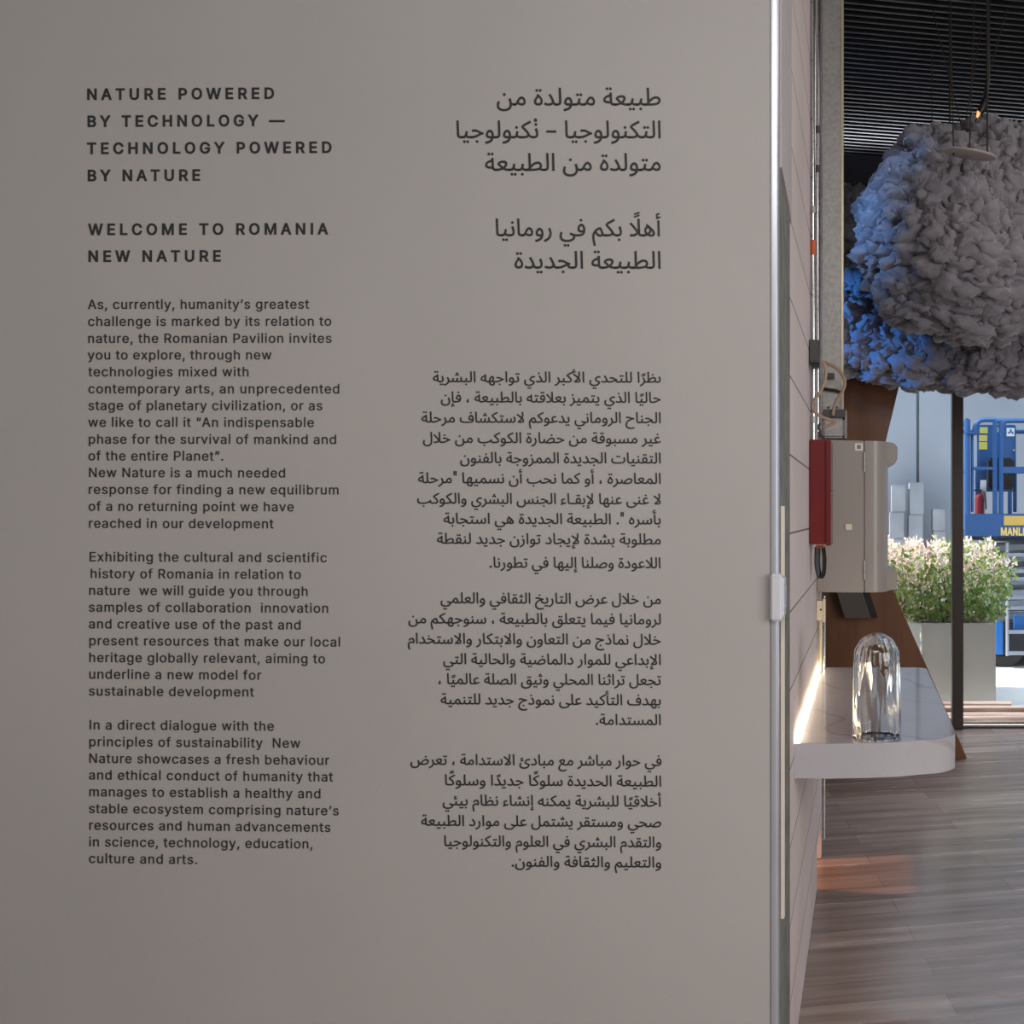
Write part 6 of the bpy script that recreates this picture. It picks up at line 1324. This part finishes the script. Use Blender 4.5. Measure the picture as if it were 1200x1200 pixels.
poles = [(7.10, 0.024, 0.22, 2.6, 0), (7.165, 0.030, 0.30, 2.9, 0), (7.23, 0.026, 0.25, 2.2, 0), (7.30, 0.030, 0.35, 2.7, 0), (7.375, 0.028, 0.20, 3.0, 0),
         (7.20, 0.024, 0.40, 2.4, 1), (7.34, 0.026, 0.30, 1.02, 1), (7.44, 0.026, 0.2, 1.02, 0)]
names = ['nearest', 'second nearest', 'third nearest', 'fourth nearest', 'fifth nearest', 'upper front', 'short upper rear', 'short rearmost']
for (y, r, xa, xb, lvl), nm in zip(poles, names):
    z = r if not lvl else 0.052 + r
    ra = rnd.uniform(-0.012, 0.012)
    tag(done('wooden_pole', tube(bmesh.new(), smooth_path([(xa, y - ra, z), ((xa + xb) / 2, y + rnd.uniform(-.004, .004), z), (xb, y + ra, z)], 4), r, 10), M['pole'], smooth=True),
        nm + ' weathered pole lying on the paving before the planter', 'pole', 'poles stacked outside the glass')

# ------------------------------------------------------------------ blue scissor lift
d = 9.6
sx = lambda px: X(px, d)
sz = lambda py: Z(py, d)
t = thing('scissor_lift', 'blue scissor lift parked on the paving behind the shrub', 'scissor lift', (1.9, d + 0.6, 0))
xL, xR = sx(1131), sx(1131) + 2.5


def lpart(name, bm, m, lab=None, parent=None, **kw):
    o = done(name, bm, M[m], parent or t, **kw)
    if lab:
        o['label'] = lab
    return o


lpart('platform_deck', bx(xL, xR, d, d + 1.25, sz(633), sz(622)), 'darkchassis', bevel=0.006)
toe = lpart('toe_board', bx(xL, xR, d - 0.03, d - 0.002, sz(629), sz(602)), 'lift', bevel=0.006)
rail = lambda pts, r=0.022: tube(bmesh.new(), pts, r, 10)
R_ = 0.024
for yy in (d, d + 1.2):
    for px in ((1133.5, 1166, 1173, 1204) if yy == d else (1133.5, 1204)):
        x = sx(px)
        lpart('guardrail_post', rail([(x, yy, sz(630)), (x, yy, sz(492))], R_ if px != 1133.5 else 0.03), 'lift', smooth=True)
    if yy == d:
        lpart('top_rail', rail(smooth_path([(sx(1142), yy, sz(510)), (sx(1143), yy, sz(500)), (sx(1148), yy, sz(493.5)), (sx(1154), yy, sz(492)), (sx(1166), yy, sz(492))]), R_), 'lift', smooth=True)
        lpart('top_rail', rail(smooth_path([(sx(1173), yy, sz(508)), (sx(1174), yy, sz(499)), (sx(1179), yy, sz(494)), (sx(1188), yy, sz(493)), (xR, yy, sz(493))]), R_), 'lift', smooth=True)
        lpart('mid_rail', bx(sx(1141), sx(1165), yy - 0.02, yy + 0.02, sz(551), sz(547)), 'lift', bevel=0.006)
        lpart('mid_rail', bx(sx(1174), xR, yy - 0.02, yy + 0.02, sz(555), sz(547)), 'lift', bevel=0.006)
    else:
        lpart('top_rail', rail([(xL, yy, sz(494)), (xR, yy, sz(494))], R_), 'lift', smooth=True)
for z_ in (493, 550):
    lpart('end_rail', rail([(sx(1133.5), d, sz(z_)), (sx(1133.5), d + 1.2, sz(z_))], R_), 'lift', smooth=True)
lpart('gate_latch', bx(sx(1131), sx(1143), d - 0.04, d + 0.04, sz(510), sz(506)), 'lift', bevel=0.012)
lpart('gate_rod', rail([(sx(1139.5), d + 0.02, sz(600)), (sx(1139.5), d + 0.02, sz(508))], 0.014), 'lift', smooth=True)
# control tower at the back of the platform, with the black control box
cp = lpart('control_panel', bx(sx(1150), sx(1197), d + 0.35, d + 0.42, sz(575), sz(494)), 'lift', 'flat blue control panel', bevel=0.01)
lpart('panel_leg', bx(sx(1148), sx(1152), d + 0.35, d + 0.42, sz(600), sz(545)), 'lift', bevel=0.004)
lpart('panel_leg', bx(sx(1194), sx(1198), d + 0.35, d + 0.42, sz(600), sz(545)), 'lift', bevel=0.004)
for a in ((1153, 1162.5, 504.5, 497), (1152, 1162, 514, 506.5), (1152, 1162, 524, 515), (1174, 1181.5, 503, 497)):
    lpart('warning_sticker', bx(sx(a[0]), sx(a[1]), d + 0.344, d + 0.349, sz(a[2]), sz(a[3])), 'yellow', 'yellow sticker', cp)
sq = lpart('white_sticker', bx(sx(1185.5), sx(1195), d + 0.344, d + 0.349, sz(508), sz(498)), 'white', 'white square sticker with small blue marks', cp)
bm = bmesh.new()
for a in ((1187, 1189, 504.5, 502.5), (1189.5, 1191.5, 503.5, 499.5), (1192, 1193.5, 505, 502.5)):
    box(bm, sx(a[0]), sx(a[1]), d + 0.340, d + 0.3438, sz(a[2]), sz(a[3]))
lpart('key_hole', tube(bmesh.new(), [(sx(1194), d + 0.345, sz(525)), (sx(1194), d + 0.33, sz(525))], 0.012, 10), 'greymetal', None, cp)
done('blue_mark', bm, M['lift'], cp)
lpart('control_box', bx(sx(1160), sx(1190), d + 0.1, d + 0.3, sz(573), sz(536)), 'black', 'black control box', bevel=0.02)
lpart('document_card', bx(sx(1151), sx(1158), d + 0.15, d + 0.16, sz(588), sz(562)), 'white')
lpart('toe_sticker', bx(sx(1176), sx(1206), d - 0.034, d - 0.031, sz(615.5), sz(604.5)), 'amber', 'amber warning strip', toe)
# yellow lettering on the toe board
bm = bmesh.new()
gx = 0.0
s_ = 8.4 / FPX * d / 509
for ch in 'MANLIFT':
    adv, cs, pts, tris = glyph_mesh(LATIN, 'L', ch, 34)
    top = [bm.verts.new((sx(1172) + (gx + p[0]) * s_ * 0.74, d - 0.033, sz(627) + p[1] * s_)) for p in pts]
    for tr in tris:
        bm.faces.new([top[i] for i in tr])
    gx += adv + 20
done('lettering', bm, M['lettering'], toe)['label'] = 'yellow capital lettering'
# fire extinguisher carried on the platform
e = thing('fire_extinguisher', 'dark red fire extinguisher standing on the scissor lift platform', 'fire extinguisher', (sx(1150), d + 0.12, sz(622)))
ex, ey, ez = sx(1150), d + 0.14, sz(622)
lathe(bm := bmesh.new(), [(0, 0), (0.044, 0), (0.046, 0.01), (0.046, 0.30), (0.036, 0.335), (0.015, 0.352), (0, 0.352)], (ex, ey, ez), 24)
done('cylinder', bm, M['extinguisher'], e, smooth=True)
bm = bx(ex - 0.055, ex + 0.02, ey - 0.01, ey + 0.01, ez + 0.375, ez + 0.39)
box(bm, ex - 0.012, ex + 0.012, ey - 0.012, ey + 0.012, ez + 0.35, ez + 0.38)
done('valve_handle', bm, M['black'], e)
done('hose', tube(bmesh.new(), smooth_path([(ex + 0.01, ey, ez + 0.37), (ex + 0.045, ey - 0.03, ez + 0.35), (ex + 0.055, ey - 0.045, ez + 0.2)]), 0.008, 8), M['black'], e, smooth=True)
# scissor pack, ladder, chassis, wheels
zc0, zc1 = 0.42, sz(634)
lev = 7
for k in range(lev):
    z0 = zc0 + (zc1 - zc0) * k / lev
    z1 = zc0 + (zc1 - zc0) * (k + 1) / lev
    for yy, fl in ((d + 0.22, 0), (d + 0.30, 1), (d + 0.98, 0)):
        za, zb2 = (z0, z1) if fl == 0 else (z1, z0)
        poly = [(xL + 0.15, za), (xR - 0.1, zb2 - 0.0), (xR - 0.1, zb2 + 0.055), (xL + 0.15, za + 0.055)]
        lpart('scissor_arm', prism(bmesh.new(), poly, yy, yy + 0.05), 'greymetal')
for px in (1180, 1215):
    lpart('ladder_rail', tube(bmesh.new(), [(sx(px), d - 0.03, sz(768)), (sx(px), d - 0.03, sz(636))], 0.016, 8), 'greymetal', smooth=True)
for py in (650, 669, 678, 700, 712, 740, 765):
    lpart('ladder_rung', bx(sx(1180), sx(1215), d - 0.05, d - 0.01, sz(py + 2), sz(py - 2)), 'greymetal')
lpart('chassis', bx(xL + 0.1, xR, d + 0.1, d + 1.15, 0.10, 0.42), 'darkchassis', bevel=0.02)
lpart('chassis_panel', bx(sx(1168), sx(1176), d + 0.03, d + 0.09, sz(768), sz(727)), 'lift2', 'bright blue chassis panel', bevel=0.005)
lpart('chassis_panel', bx(sx(1189), sx(1230), d + 0.03, d + 0.09, sz(738), sz(722)), 'lift2', 'bright blue chassis panel', bevel=0.005)
for x in (xL + 0.4, xR - 0.4):
    for yy in (d + 0.12, d + 1.02):
        lpart('wheel', tube(bmesh.new(), [(x, yy, 0.17), (x, yy + 0.14, 0.17)], 0.17, 24), 'black', smooth=True)

# pale boxes added behind the shrub to imitate blurred reflections in the glass
d = 13.4
stacks = [(1043, 1060, [(700, 631), (630.5, 600), (599.5, 568)]), (1066, 1083, [(700, 641), (640.5, 603), (602.5, 565)]), (1092, 1107, [(700, 622), (621.5, 596)])]
words = [['lowest', 'middle', 'top'], ['lowest', 'middle', 'top'], ['lower', 'upper']]
where = ['left stack nearest the grey cabinet', 'tall stack before the facade seam', 'short stack beside the dark mullion']
for (a, b_, lv), ws_, wh in zip(stacks, words, where):
    zprev = -0.004
    for (yb, yt), w_ in zip(lv, ws_):
        z1 = Z(yt, d)
        j = rnd.uniform(-0.02, 0.02)
        tag(done('reflection_box', bx(X(a, d) + j, X(b_, d) + j, d, d + 0.35, zprev, z1 - 0.003), M['reflectboxes'], bevel=0.01), w_ + ' pale box imitating a reflection, in the ' + wh, 'box', 'boxes imitating glass reflections')
        zprev = z1 - 0.002
